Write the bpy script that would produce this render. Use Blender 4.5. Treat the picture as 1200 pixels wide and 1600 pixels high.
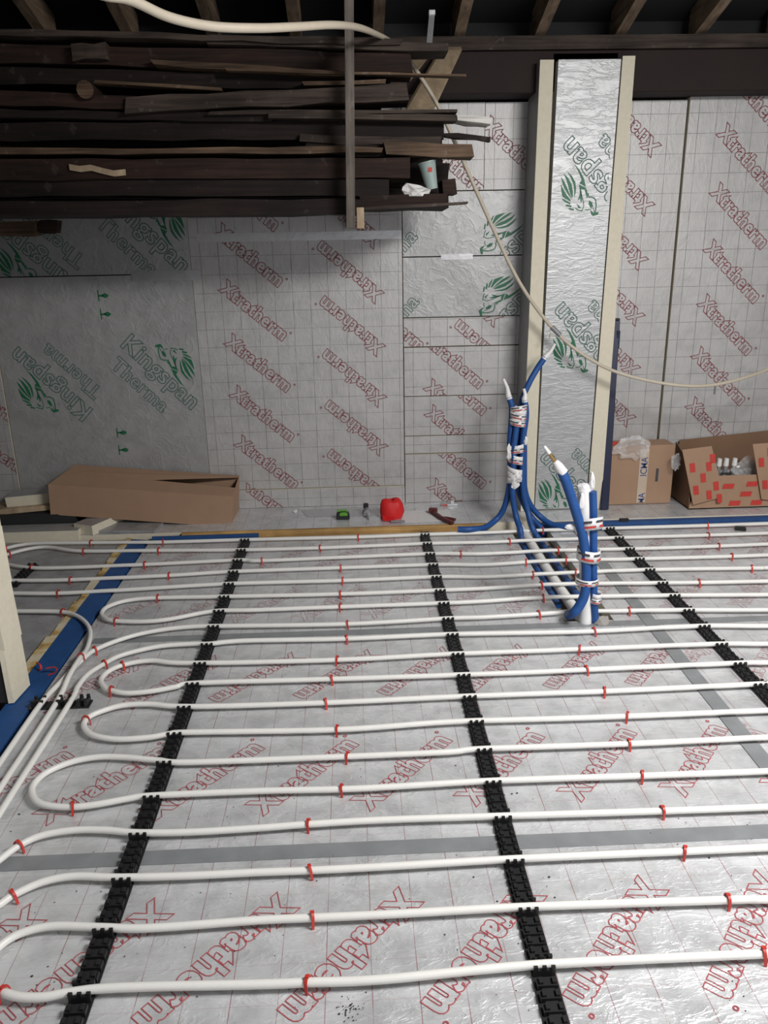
import bpy, bmesh, math, random
import numpy as np
from mathutils import Vector, Matrix, noise as mnoise

random.seed(7)
for o in list(bpy.data.objects):
    bpy.data.objects.remove(o)
SC = bpy.context.scene
COL = SC.collection

# ------------------------------------------------------------------ camera
FPX, PITCH, YAW, ROLL, HCAM = 1230.44, 0.3161, 0.0369, -0.0193, 1.4901
cy_, sy_, cp_, sp_ = math.cos(YAW), math.sin(YAW), math.cos(PITCH), math.sin(PITCH)
FW = Vector((sy_*cp_, cy_*cp_, -sp_))
RT0 = Vector((cy_, -sy_, 0)); UP0 = RT0.cross(FW)
RT = RT0*math.cos(ROLL) + UP0*math.sin(ROLL)
UP = UP0*math.cos(ROLL) - RT0*math.sin(ROLL)
CAMP = Vector((0, 0, HCAM))
cam_d = bpy.data.cameras.new('camera')
cam_d.sensor_fit = 'VERTICAL'; cam_d.sensor_height = 32.0; cam_d.lens = FPX/1600*32.0
cam_d.clip_start = 0.05
cam = bpy.data.objects.new('camera', cam_d); COL.objects.link(cam)
M = Matrix((RT, UP, -FW)).transposed().to_4x4(); M.translation = CAMP
cam.matrix_world = M
SC.camera = cam

# ------------------------------------------------------------------ world, light, exposure
w = bpy.data.worlds.new('world'); SC.world = w; w.use_nodes = True
bg = w.node_tree.nodes['Background']
bg.inputs[0].default_value = (0.80, 0.88, 1.0, 1); bg.inputs[1].default_value = 0.6

def area(name, loc, target, sx, sy, power, col=(1, 1, 1)):
    l = bpy.data.lights.new(name, 'AREA'); l.shape = 'RECTANGLE'; l.size = sx; l.size_y = sy
    l.energy = power; l.color = col
    o = bpy.data.objects.new(name, l); COL.objects.link(o); o.location = loc
    o.rotation_euler = (Vector(target)-Vector(loc)).to_track_quat('-Z', 'Y').to_euler()
    return o
# added fill light in an assumed opening behind the camera, and a work lamp under the rafters
area('front_fill_light', (1.25, -2.15, 1.15), (0.95, 4.0, 0.75), 2.3, 2.0, 15, (1.0, 0.985, 0.96))
area('ceiling_lamp_light', (1.85, 0.95, 2.62), (1.2, 1.75, 0.0), 1.2, 0.5, 150, (1.0, 0.985, 0.965))

vs = SC.view_settings
vs.view_transform = 'Standard'; vs.look = 'None'; vs.gamma = 1.0; vs.use_curve_mapping = False
vs.exposure = -0.10

# ------------------------------------------------------------------ pixel -> world (image taken as 1200x1600)
def ray(px, py):
    return FW + RT*((px-600)/FPX) - UP*((py-800)/FPX)
def fl(px, py, z=0.0):
    d = ray(px, py); return CAMP + d*((z-HCAM)/d.z)
def wp(px, py, Y):
    d = ray(px, py); return CAMP + d*(Y/d.y)
def depth(p):
    return (Vector(p)-CAMP).dot(FW)

# ------------------------------------------------------------------ materials
def new_mat(name):
    m = bpy.data.materials.new(name); m.use_nodes = True
    nt = m.node_tree; b = nt.nodes['Principled BSDF']
    return m, nt, b
def N(nt, t, **kw):
    n = nt.nodes.new(t)
    for k, v in kw.items(): setattr(n, k, v)
    return n
def math_(nt, op, a, b=None):
    n = N(nt, 'ShaderNodeMath', operation=op)
    for i, x in enumerate((a, b)):
        if x is None: continue
        if isinstance(x, (int, float)): n.inputs[i].default_value = x
        else: nt.links.new(x, n.inputs[i])
    return n.outputs[0]
def mixc(nt, fac, a, b):
    n = N(nt, 'ShaderNodeMix', data_type='RGBA')
    if isinstance(fac, (int, float)): n.inputs[0].default_value = fac
    else: nt.links.new(fac, n.inputs[0])
    for i, x in ((6, a), (7, b)):
        if isinstance(x, tuple): n.inputs[i].default_value = (*x, 1)
        else: nt.links.new(x, n.inputs[i])
    return n.outputs[2]
def noise(nt, vec, scale, detail=4, rough=0.55, dist=0.0):
    n = N(nt, 'ShaderNodeTexNoise'); n.inputs['Scale'].default_value = scale
    n.inputs['Detail'].default_value = detail; n.inputs['Roughness'].default_value = rough
    n.inputs['Distortion'].default_value = dist
    nt.links.new(vec, n.inputs['Vector']); return n.outputs['Fac']
def mapping(nt, vec, scale=(1, 1, 1), rot=(0, 0, 0), loc=(0, 0, 0)):
    n = N(nt, 'ShaderNodeMapping'); n.inputs['Scale'].default_value = scale
    n.inputs['Rotation'].default_value = rot; n.inputs['Location'].default_value = loc
    nt.links.new(vec, n.inputs['Vector']); return n.outputs[0]
def ramp(nt, fac, stops):
    n = N(nt, 'ShaderNodeValToRGB'); e = n.color_ramp.elements
    e[0].position, e[0].color = stops[0][0], (*stops[0][1], 1)
    e[1].position, e[1].color = stops[-1][0], (*stops[-1][1], 1)
    for p, c in stops[1:-1]:
        x = e.new(p); x.color = (*c, 1)
    nt.links.new(fac, n.inputs[0]); return n.outputs[0]
def bump(nt, b, h, strength, dist=0.01, prev=None):
    n = N(nt, 'ShaderNodeBump'); n.inputs['Strength'].default_value = strength
    n.inputs['Distance'].default_value = dist
    nt.links.new(h, n.inputs['Height'])
    if prev is not None: nt.links.new(prev, n.inputs['Normal'])
    nt.links.new(n.outputs[0], b.inputs['Normal']); return n.outputs[0]

def plain(name, col, rough=0.5, metal=0.0, var=0.15, scale=30, bmp=0.1, spec=0.5):
    m, nt, b = new_mat(name)
    tc = N(nt, 'ShaderNodeTexCoord').outputs['Object']
    nz = noise(nt, tc, scale, 4)
    lo = tuple(c*(1-var) for c in col); hi = tuple(min(1, c*(1+var)) for c in col)
    nt.links.new(mixc(nt, nz, lo, hi), b.inputs['Base Color'])
    b.inputs['Roughness'].default_value = rough; b.inputs['Metallic'].default_value = metal
    b.inputs['Specular IOR Level'].default_value = spec
    if bmp: bump(nt, b, nz, bmp, 0.004)
    return m

def foil(name, axes, grid=True, line=(0.22, 0.10, 0.11), base=(0.60, 0.61, 0.63), metal=0.55, rough=0.36,
         lw=(0.0026, 0.0026), dirt=0.35, crinkle=0.5, stretch=(1, 1, 1), lines_strength=(0.8, 0.45), scalemul=1.0):
    """aluminium foil facing of an insulation board, with its printed 100 mm grid"""
    m, nt, b = new_mat(name)
    tc = N(nt, 'ShaderNodeTexCoord').outputs['Object']
    oi = N(nt, 'ShaderNodeObjectInfo').outputs['Random']
    off = N(nt, 'ShaderNodeVectorMath', operation='ADD'); nt.links.new(tc, off.inputs[0])
    cx = N(nt, 'ShaderNodeCombineXYZ')
    for i in range(3): nt.links.new(math_(nt, 'MULTIPLY', oi, 7.3+i*5.1), cx.inputs[i])
    nt.links.new(cx.outputs[0], off.inputs[1]); vec = off.outputs[0]
    sv = mapping(nt, vec, stretch)
    big = noise(nt, vec, 2.2, 4); mid = noise(nt, vec, 14, 5, 0.6)
    col = mixc(nt, big, tuple(c*0.86 for c in base), tuple(min(1, c*1.10) for c in base))
    smear = ramp(nt, mid, [(0.36, (1-dirt,)*3), (0.56, (1.0, 1.0, 1.0))])
    mm = N(nt, 'ShaderNodeMix', data_type='RGBA', blend_type='MULTIPLY'); mm.inputs[0].default_value = 0.6
    nt.links.new(col, mm.inputs[6]); nt.links.new(smear, mm.inputs[7]); col = mm.outputs[2]
    inkmask = None
    if grid:
        sp = N(nt, 'ShaderNodeSeparateXYZ'); nt.links.new(tc, sp.inputs[0])
        wob = noise(nt, vec, 5, 2)
        for k, ax in enumerate(axes):
            c = math_(nt, 'ADD', sp.outputs[ax], math_(nt, 'MULTIPLY', math_(nt, 'SUBTRACT', wob, 0.5), 0.004))
            fr = math_(nt, 'FRACT', math_(nt, 'MULTIPLY', math_(nt, 'ADD', c, 0.047), 10.0))
            msk = math_(nt, 'GREATER_THAN', math_(nt, 'ABSOLUTE', math_(nt, 'SUBTRACT', fr, 0.5)), 0.5-lw[k]*5)
            msk = math_(nt, 'MULTIPLY', msk, lines_strength[k])
            inkmask = msk if inkmask is None else math_(nt, 'MAXIMUM', inkmask, msk)
        fade = ramp(nt, noise(nt, vec, 9, 3), [(0.30, (0.35,)*3), (0.6, (1, 1, 1))])
        inkmask = math_(nt, 'MULTIPLY', inkmask, fade)
        col = mixc(nt, inkmask, col, line)
        nt.links.new(math_(nt, 'MULTIPLY', math_(nt, 'SUBTRACT', 1.0, inkmask), metal), b.inputs['Metallic'])
    else:
        b.inputs['Metallic'].default_value = metal
    nt.links.new(col, b.inputs['Base Color'])
    rr = N(nt, 'ShaderNodeMapRange'); rr.inputs[3].default_value = rough-0.07; rr.inputs[4].default_value = rough+0.12
    nt.links.new(mid, rr.inputs[0]); nt.links.new(rr.outputs[0], b.inputs['Roughness'])
    # crinkles: ridged noise + fine creases
    n1 = noise(nt, sv, 9*scalemul, 4, 0.6, 0.6)
    ridge = math_(nt, 'ABSOLUTE', math_(nt, 'SUBTRACT', n1, 0.5))
    ridge = math_(nt, 'POWER', math_(nt, 'SUBTRACT', 1.0, math_(nt, 'MULTIPLY', ridge, 2.0)), 9.0)
    n2 = noise(nt, sv, 32*scalemul, 3, 0.55, 0.3)
    pr = bump(nt, b, ridge, crinkle*0.55, 0.006)
    bump(nt, b, n2, crinkle*0.55, 0.004, pr)
    return m

def wood(name, dark, light, rough=0.75, grain=(1.2, 26, 26), bmp=0.4, spots=0.0):
    m, nt, b = new_mat(name)
    tc = N(nt, 'ShaderNodeTexCoord').outputs['Object']
    v = mapping(nt, tc, grain)
    n1 = noise(nt, v, 2.0, 6, 0.65, 0.4); n2 = noise(nt, tc, 5.0, 4)
    col = ramp(nt, n1, [(0.30, dark), (0.62, light), (0.8, tuple(min(1, c*1.25) for c in light))])
    mm = N(nt, 'ShaderNodeMix', data_type='RGBA', blend_type='MULTIPLY'); mm.inputs[0].default_value = 0.7
    nt.links.new(col, mm.inputs[6]); nt.links.new(ramp(nt, n2, [(0.3, (0.45,)*3), (0.65, (1.1,)*3)]), mm.inputs[7])
    out = mm.outputs[2]
    if spots:
        s = noise(nt, tc, 18, 2); s = ramp(nt, s, [(0.66, (0, 0, 0)), (0.70, (1, 1, 1))])
        out = mixc(nt, math_(nt, 'MULTIPLY', s, spots), out, (0.5, 0.48, 0.45))
    nt.links.new(out, b.inputs['Base Color']); b.inputs['Roughness'].default_value = rough
    b.inputs['Specular IOR Level'].default_value = 0.25
    bump(nt, b, n1, bmp, 0.004)
    return m

MAT = {}
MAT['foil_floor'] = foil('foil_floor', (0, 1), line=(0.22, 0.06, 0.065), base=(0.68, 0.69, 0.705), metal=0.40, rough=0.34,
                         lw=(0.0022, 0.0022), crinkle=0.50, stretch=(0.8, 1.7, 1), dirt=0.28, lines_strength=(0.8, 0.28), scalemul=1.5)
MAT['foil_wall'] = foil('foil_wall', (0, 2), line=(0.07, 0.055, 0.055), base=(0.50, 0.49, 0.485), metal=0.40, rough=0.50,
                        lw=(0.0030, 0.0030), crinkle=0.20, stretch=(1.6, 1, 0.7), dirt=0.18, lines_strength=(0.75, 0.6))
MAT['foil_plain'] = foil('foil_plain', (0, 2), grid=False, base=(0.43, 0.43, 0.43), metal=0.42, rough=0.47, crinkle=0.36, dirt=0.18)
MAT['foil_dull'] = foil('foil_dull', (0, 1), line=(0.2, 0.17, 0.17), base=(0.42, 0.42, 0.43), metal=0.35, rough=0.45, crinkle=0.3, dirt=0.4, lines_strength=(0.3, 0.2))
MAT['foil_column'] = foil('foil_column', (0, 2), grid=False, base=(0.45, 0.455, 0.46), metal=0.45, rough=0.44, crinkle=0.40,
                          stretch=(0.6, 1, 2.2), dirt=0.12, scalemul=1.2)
MAT['foam'] = plain('cream_foam', (0.66, 0.61, 0.49), 0.85, var=0.10, scale=40, bmp=0.15, spec=0.2)
MAT['foam_old'] = plain('yellowed_foam', (0.55, 0.40, 0.17), 0.9, var=0.35, scale=14, bmp=0.3, spec=0.2)
mt, nt, b = new_mat('ragged_yellow_foam')
tc = N(nt, 'ShaderNodeTexCoord').outputs['Object']; nz = noise(nt, tc, 11, 5, 0.6)
nt.links.new(ramp(nt, nz, [(0.36, (0.20, 0.13, 0.06)), (0.46, (0.55, 0.37, 0.12)), (0.58, (0.62, 0.55, 0.40))]), b.inputs['Base Color'])
b.inputs['Roughness'].default_value = 0.9; bump(nt, b, nz, 0.5, 0.01); MAT['foam_mix'] = mt
MAT['concrete'] = plain('concrete', (0.30, 0.28, 0.26), 0.9, var=0.3, scale=8, bmp=0.3)
MAT['dark_wall'] = plain('dark_board', (0.014, 0.015, 0.016), 0.85, var=0.4, scale=6)
MAT['plaster'] = plain('grey_plaster', (0.42, 0.41, 0.40), 0.9, var=0.15, scale=4)
MAT['white_pipe'] = plain('white_pipe', (0.74, 0.73, 0.70), 0.38, var=0.05, scale=25, bmp=0.0)
MAT['white_pvc'] = plain('white_pvc', (0.78, 0.78, 0.77), 0.30, var=0.04, scale=20, bmp=0.0)
MAT['black'] = plain('black_plastic', (0.012, 0.012, 0.013), 0.45, var=0.3, scale=40, bmp=0.05)
MAT['red'] = plain('red_plastic', (0.50, 0.035, 0.025), 0.4, var=0.15, scale=60, bmp=0.0)
MAT['red_ink'] = plain('red_ink', (0.34, 0.06, 0.07), 0.6, var=0.4, scale=35, bmp=0.0)
MAT['red_ink_sheen'] = plain('sheen_pale_red_ink', (0.42, 0.24, 0.25), 0.5, var=0.4, scale=25, bmp=0.0)  # ink colour paled to stand in for grazing sheen over the print
MAT['red_ink_wall'] = plain('red_ink_wall', (0.20, 0.032, 0.042), 0.6, var=0.35, scale=35, bmp=0.0)
MAT['green_ink'] = plain('green_ink', (0.012, 0.13, 0.06), 0.5, var=0.2, scale=35, bmp=0.0)
MAT['dgreen_ink'] = plain('dark_green_ink', (0.06, 0.13, 0.10), 0.55, var=0.3, scale=35, bmp=0.0)
MAT['blue'] = plain('blue_foam_pipe', (0.010, 0.068, 0.25), 0.5, var=0.25, scale=30, bmp=0.08)
MAT['blue_strip'] = plain('blue_edge_foam', (0.011, 0.062, 0.20), 0.6, var=0.3, scale=20, bmp=0.15)
MAT['navy'] = plain('navy_metal', (0.010, 0.014, 0.045), 0.4, metal=0.1, var=0.2, scale=15, bmp=0.0)
MAT['tape_grey'] = plain('grey_duct_tape', (0.24, 0.25, 0.26), 0.42, metal=0.2, var=0.28, scale=14, bmp=0.12)
MAT['tape_alu'] = plain('shiny_foil_tape', (0.50, 0.50, 0.51), 0.34, metal=0.6, var=0.1, scale=30, bmp=0.3)
MAT['tape_white'] = plain('white_tape', (0.72, 0.71, 0.71), 0.35, var=0.12, scale=60, bmp=0.3)
MAT['card'] = plain('cardboard', (0.35, 0.225, 0.15), 0.85, var=0.10, scale=9, bmp=0.05, spec=0.2)
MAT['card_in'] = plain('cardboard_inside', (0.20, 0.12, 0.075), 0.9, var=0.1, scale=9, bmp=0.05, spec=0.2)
MAT['card_tape'] = plain('packing_tape', (0.50, 0.40, 0.31), 0.35, var=0.08, scale=20, bmp=0.0)
MAT['ink_blue'] = plain('blue_print', (0.03, 0.06, 0.20), 0.6, bmp=0.0)
MAT['ink_red'] = plain('red_print', (0.50, 0.04, 0.03), 0.6, bmp=0.0)
MAT['ink_dark'] = plain('dark_print', (0.05, 0.05, 0.06), 0.6, bmp=0.0)
MAT['timber'] = wood('batten_timber', (0.28, 0.16, 0.06), (0.55, 0.34, 0.13), bmp=0.2)
MAT['pale_timber'] = wood('pale_timber', (0.30, 0.22, 0.14), (0.48, 0.37, 0.25), grain=(8, 8, 2), bmp=0.2)
MAT['beam'] = plain('red_brown_beam', (0.013, 0.005, 0.004), 0.8, var=0.35, scale=5, bmp=0.1)
MAT['rafter'] = wood('rafter_timber', (0.11, 0.075, 0.05), (0.27, 0.195, 0.135), grain=(14, 1.2, 14), bmp=0.2)
MAT['roof'] = plain('dark_roof_felt', (0.010, 0.011, 0.012), 0.9, var=0.3, scale=4)
MAT['old_a'] = wood('old_timber_black', (0.005, 0.003, 0.0026), (0.018, 0.011, 0.009), spots=0.03)
MAT['old_b'] = wood('old_timber_brown', (0.009, 0.0045, 0.0035), (0.034, 0.017, 0.012), spots=0.03)
MAT['old_c'] = wood('old_timber_grey', (0.017, 0.012, 0.010), (0.066, 0.048, 0.038), spots=0.06)
MAT['old_d'] = wood('old_timber_tan', (0.035, 0.021, 0.013), (0.13, 0.083, 0.052), spots=0.1)
MAT['batten_grey'] = wood('weathered_batten', (0.055, 0.046, 0.04), (0.20, 0.17, 0.145), grain=(14, 14, 1.2), spots=0.1)
MAT['white_paint'] = wood('flaking_white_paint', (0.30, 0.28, 0.26), (0.62, 0.60, 0.57), spots=0.2)
MAT['rust'] = plain('charred_orange_wood', (0.20, 0.085, 0.035), 0.85, var=0.5, scale=20, bmp=0.3)
MAT['galv'] = plain('galvanised_steel', (0.55, 0.56, 0.57), 0.35, metal=0.7, var=0.2, scale=30, bmp=0.05)
MAT['cable'] = plain('cream_cable', (0.50, 0.44, 0.35), 0.5, var=0.08, scale=30, bmp=0.0)
MAT['cup'] = plain('grey_green_plastic', (0.27, 0.34, 0.32), 0.45, var=0.12, scale=25, bmp=0.0)
MAT['paper'] = plain('white_tissue', (0.68, 0.67, 0.66), 0.85, var=0.12, scale=30, bmp=0.2)
MAT['green'] = plain('green_plastic', (0.10, 0.32, 0.03), 0.4, bmp=0.0)
MAT['steel'] = plain('grey_steel', (0.28, 0.28, 0.29), 0.4, metal=0.6, bmp=0.05)
MAT['maroon'] = plain('maroon_grip', (0.10, 0.018, 0.018), 0.45, bmp=0.05)
MAT['red_roll'] = plain('red_webbing', (0.60, 0.012, 0.014), 0.55, var=0.25, scale=30, bmp=0.2)
MAT['dirt'] = plain('dirt', (0.03, 0.026, 0.022), 0.9, var=0.4, scale=50)
MAT['brass'] = plain('brass_pipe_end', (0.35, 0.22, 0.08), 0.4, metal=0.6, bmp=0.0)
mt, nt, b = new_mat('clear_plastic')
b.inputs['Base Color'].default_value = (0.9, 0.9, 0.9, 1); b.inputs['Roughness'].default_value = 0.12
b.inputs['Alpha'].default_value = 0.20
MAT['plastic'] = mt

# ------------------------------------------------------------------ mesh helpers
class MB:
    def __init__(s): s.v = []; s.f = []; s.m = []
    def add(s, vs, fs, m=0):
        k = len(s.v); s.v += [Vector(p) for p in vs]
        s.f += [tuple(i+k for i in f) for f in fs]; s.m += [m]*len(fs); return s
    def hexa(s, p, m=0, mats=None):
        """p: 8 points, bottom ring 0-3 then top ring 4-7; mats: bottom,top,4 sides"""
        fs = [(3, 2, 1, 0), (4, 5, 6, 7), (0, 1, 5, 4), (1, 2, 6, 5), (2, 3, 7, 6), (3, 0, 4, 7)]
        k = len(s.v); s.v += [Vector(q) for q in p]
        for i, f in enumerate(fs):
            s.f.append(tuple(j+k for j in f)); s.m.append(mats[i] if mats else m)
        return s
    def box(s, a, b_, m=0, mats=None):
        (x0, y0, z0), (x1, y1, z1) = a, b_
        return s.hexa([(x0, y0, z0), (x1, y0, z0), (x1, y1, z0), (x0, y1, z0),
                       (x0, y0, z1), (x1, y0, z1), (x1, y1, z1), (x0, y1, z1)], m, mats)
    def cbox(s, c, sz, R=None, m=0):
        c = Vector(c); R = R or Matrix.Identity(3); h = Vector(sz)/2
        pts = [c + R @ Vector((sx*h.x, sy*h.y, sz_*h.z)) for sz_ in (-1, 1) for sx, sy in ((-1, -1), (1, -1), (1, 1), (-1, 1))]
        return s.hexa(pts, m)
    def prism(s, poly, ext, m=0):
        n = len(poly); ext = Vector(ext); k = len(s.v)
        s.v += [Vector(p) for p in poly] + [Vector(p)+ext for p in poly]
        s.f.append(tuple(k+n-1-i for i in range(n))); s.f.append(tuple(k+n+i for i in range(n)))
        s.f += [(k+i, k+(i+1) % n, k+n+(i+1) % n, k+n+i) for i in range(n)]
        s.m += [m]*(n+2); return s
    def tube(s, pts, r, n=10, m=0, caps=True, flat=None):
        pts = [Vector(p) for p in pts]; k0 = len(s.v); L = len(pts)
        rs = r if isinstance(r, (list, tuple)) else [r]*L
        up = None
        for i, p in enumerate(pts):
            t = (pts[min(i+1, L-1)]-pts[max(i-1, 0)]).normalized()
            if up is None:
                up = Vector((0, 0, 1)) if abs(t.z) < 0.9 else Vector((0, 1, 0))
            up = (up - t*up.dot(t)).normalized(); sd = t.cross(up)
            for j in range(n):
                a = 2*math.pi*j/n
                s.v.append(p + sd*math.cos(a)*rs[i] + up*math.sin(a)*rs[i]*(flat or 1))
        for i in range(L-1):
            for j in range(n):
                a, b2 = k0+i*n+j, k0+i*n+(j+1) % n
                s.f.append((a, b2, b2+n, a+n)); s.m.append(m)
        if caps:
            s.f.append(tuple(k0+n-1-j for j in range(n))); s.f.append(tuple(k0+(L-1)*n+j for j in range(n))); s.m += [m, m]
        return s
    def mesh(s, name, mats, origin=(0, 0, 0), smooth=False, bevel=0):
        o = Vector(origin); me = bpy.data.meshes.new(name)
        me.from_pydata([tuple(p-o) for p in s.v], [], s.f)
        mats = mats if isinstance(mats, (list, tuple)) else [mats]
        for x in mats: me.materials.append(MAT[x] if isinstance(x, str) else x)
        me.polygons.foreach_set('material_index', s.m)
        bm = bmesh.new(); bm.from_mesh(me)
        bmesh.ops.recalc_face_normals(bm, faces=bm.faces)
        if bevel:
            bmesh.ops.bevel(bm, geom=list(bm.edges), offset=bevel, segments=1, affect='EDGES')
        bm.to_mesh(me); bm.free()
        if smooth:
            me.polygons.foreach_set('use_smooth', [True]*len(me.polygons))
            me.set_sharp_from_angle(angle=math.radians(45))
        me.update(); return me
    def build(s, name, mats, parent=None, origin=None, smooth=False, bevel=0):
        """part: vertices in the parent's frame (world minus parent's location); thing: origin is its base"""
        og = Vector(origin) if origin is not None else Vector((0, 0, 0))
        if parent is not None:
            og = chain_loc(parent)
        ob = bpy.data.objects.new(name, s.mesh(name, mats, og, smooth, bevel)); COL.objects.link(ob)
        if parent is not None: ob.parent = parent
        else: ob.location = og
        return ob
def chain_loc(o):
    v = Vector((0, 0, 0))
    while o is not None: v += o.location; o = o.parent
    return v
def tag(o, label=None, cat=None, group=None, kind=None):
    if label: o['label'] = label
    if cat: o['category'] = cat
    if group: o['group'] = group
    if kind: o['kind'] = kind
    return o
def thing(name, loc, label, cat, group=None):
    o = bpy.data.objects.new(name, None); COL.objects.link(o); o.location = loc; o.empty_display_size = 0.05
    return tag(o, label, cat, group)
def mesh_part(name, me, parent, loc=(0, 0, 0), rot=None):
    o = bpy.data.objects.new(name, me); COL.objects.link(o); o.parent = parent; o.location = loc
    if rot: o.rotation_euler = rot
    return o
def cr(pts, n=8):
    """Catmull-Rom through points"""
    P = [Vector(p) for p in pts]; P = [2*P[0]-P[1]] + P + [2*P[-1]-P[-2]]; out = []
    for i in range(1, len(P)-2):
        a, b2, c, d = P[i-1:i+3]
        for k in range(n):
            t = k/n
            out.append(0.5*((2*b2)+(c-a)*t+(2*a-5*b2+4*c-d)*t*t+(3*b2-a-3*c+d)*t**3))
    out.append(P[-2]); return out

# ------------------------------------------------------------------ printed lettering
def outline_text(body, offset=0.03, line=0.012, spacing=1.0, shear=0.0):
    """outlined letters, 1 unit high, centred; flat ribbons"""
    c = bpy.data.curves.new('t', 'FONT'); c.body = body; c.size = 1.0; c.offset = offset
    c.fill_mode = 'NONE'; c.bevel_depth = line; c.bevel_resolution = 0; c.resolution_u = 3; c.space_character = spacing
    c.shear = shear
    o = bpy.data.objects.new('t', c); COL.objects.link(o)
    dg = bpy.context.evaluated_depsgraph_get(); me = o.evaluated_get(dg).to_mesh()
    v = np.array([tuple(x.co) for x in me.vertices]); f = [tuple(p.vertices) for p in me.polygons]
    o.evaluated_get(dg).to_mesh_clear()
    bpy.data.objects.remove(o); bpy.data.curves.remove(c)
    mn, mx = v.min(0), v.max(0); v -= (mn+mx)/2
    v[:, 2] *= 0.02/ max(line, 1e-6) * 0.5
    return v, f, (mx-mn)[0], (mx-mn)[1]
def solid_text(body, offset=0.0):
    c = bpy.data.curves.new('t', 'FONT'); c.body = body; c.size = 1.0; c.offset = offset; c.resolution_u = 3
    o = bpy.data.objects.new('t', c); COL.objects.link(o)
    dg = bpy.context.evaluated_depsgraph_get(); me = o.evaluated_get(dg).to_mesh()
    v = np.array([tuple(x.co) for x in me.vertices]); f = [tuple(p.vertices) for p in me.polygons]
    o.evaluated_get(dg).to_mesh_clear()
    bpy.data.objects.remove(o); bpy.data.curves.remove(c)
    mn, mx = v.min(0), v.max(0); v -= (mn+mx)/2
    return v, f, (mx-mn)[0], (mx-mn)[1]
T_X = outline_text('Xtratherm', 0.050, 0.013, 1.08)
T_XW = outline_text('Xtratherm', 0.050, 0.020, 1.08)
T_O = outline_text('o', 0.0, 0.035)
T_K = outline_text('Kingspan', 0.022, 0.018, 1.05)
T_T = outline_text('Therma', 0.022, 0.018, 1.05)

class Print:
    """flat print gathered in board coordinates (a,b), then clipped to the board rectangle"""
    def __init__(s): s.v = []; s.f = []; s.m = []
    def put(s, T, c, ang, length, m=0, yscale=1.0):
        v, f, wd, ht = T; k = len(s.v); sc = length/wd; ca, sa = math.cos(ang), math.sin(ang)
        for x, y, z in v:
            x *= sc; y *= sc*yscale
            s.v.append((c[0]+x*ca-y*sa, c[1]+x*sa+y*ca, 0.0012+z*sc*0.3))
        s.f += [tuple(i+k for i in q) for q in f]; s.m += [m]*len(f)
        if T is T_X or T is T_XW:                       # the small ring mark after the last letter
            a, b2 = length/2+0.008, 0.030
            s.put(T_O, (c[0]+a*ca-b2*sa, c[1]+a*sa+b2*ca), ang, 0.014, m)
    def poly(s, pts, m=0):
        k = len(s.v); s.v += [(p[0], p[1], 0.0013) for p in pts]; s.f.append(tuple(range(k, k+len(pts)))); s.m.append(m)
    def stroke(s, pts, wd, m=0):
        for (x0, y0), (x1, y1) in zip(pts, pts[1:]):
            d = math.hypot(x1-x0, y1-y0) or 1; nx, ny = -(y1-y0)/d*wd/2, (x1-x0)/d*wd/2
            s.poly([(x0+nx, y0+ny), (x0-nx, y0-ny), (x1-nx, y1-ny), (x1+nx, y1+ny)], m)
    def build(s, name, mats, parent, rect, to3):
        """to3(a,b,h): board coords -> world; rect: a0,b0,a1,b1"""
        if not s.f: return
        me = bpy.data.meshes.new(name); me.from_pydata(s.v, [], s.f); me.polygons.foreach_set('material_index', s.m)
        bm = bmesh.new(); bm.from_mesh(me)
        a0, b0, a1, b1 = rect
        for co, no in (((a0, 0, 0), (-1, 0, 0)), ((a1, 0, 0), (1, 0, 0)), ((0, b0, 0), (0, -1, 0)), ((0, b1, 0), (0, 1, 0))):
            bmesh.ops.bisect_plane(bm, geom=list(bm.verts)+list(bm.edges)+list(bm.faces), plane_co=co, plane_no=no, clear_outer=True)
        if not bm.faces: bm.free(); return
        og = chain_loc(parent)
        for v in bm.verts: v.co = Vector(to3(*v.co)) - og
        bm.to_mesh(me); bm.free()
        for x in mats: me.materials.append(MAT[x])
        o = bpy.data.objects.new(name, me); COL.objects.link(o); o.parent = parent
        return o

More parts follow.
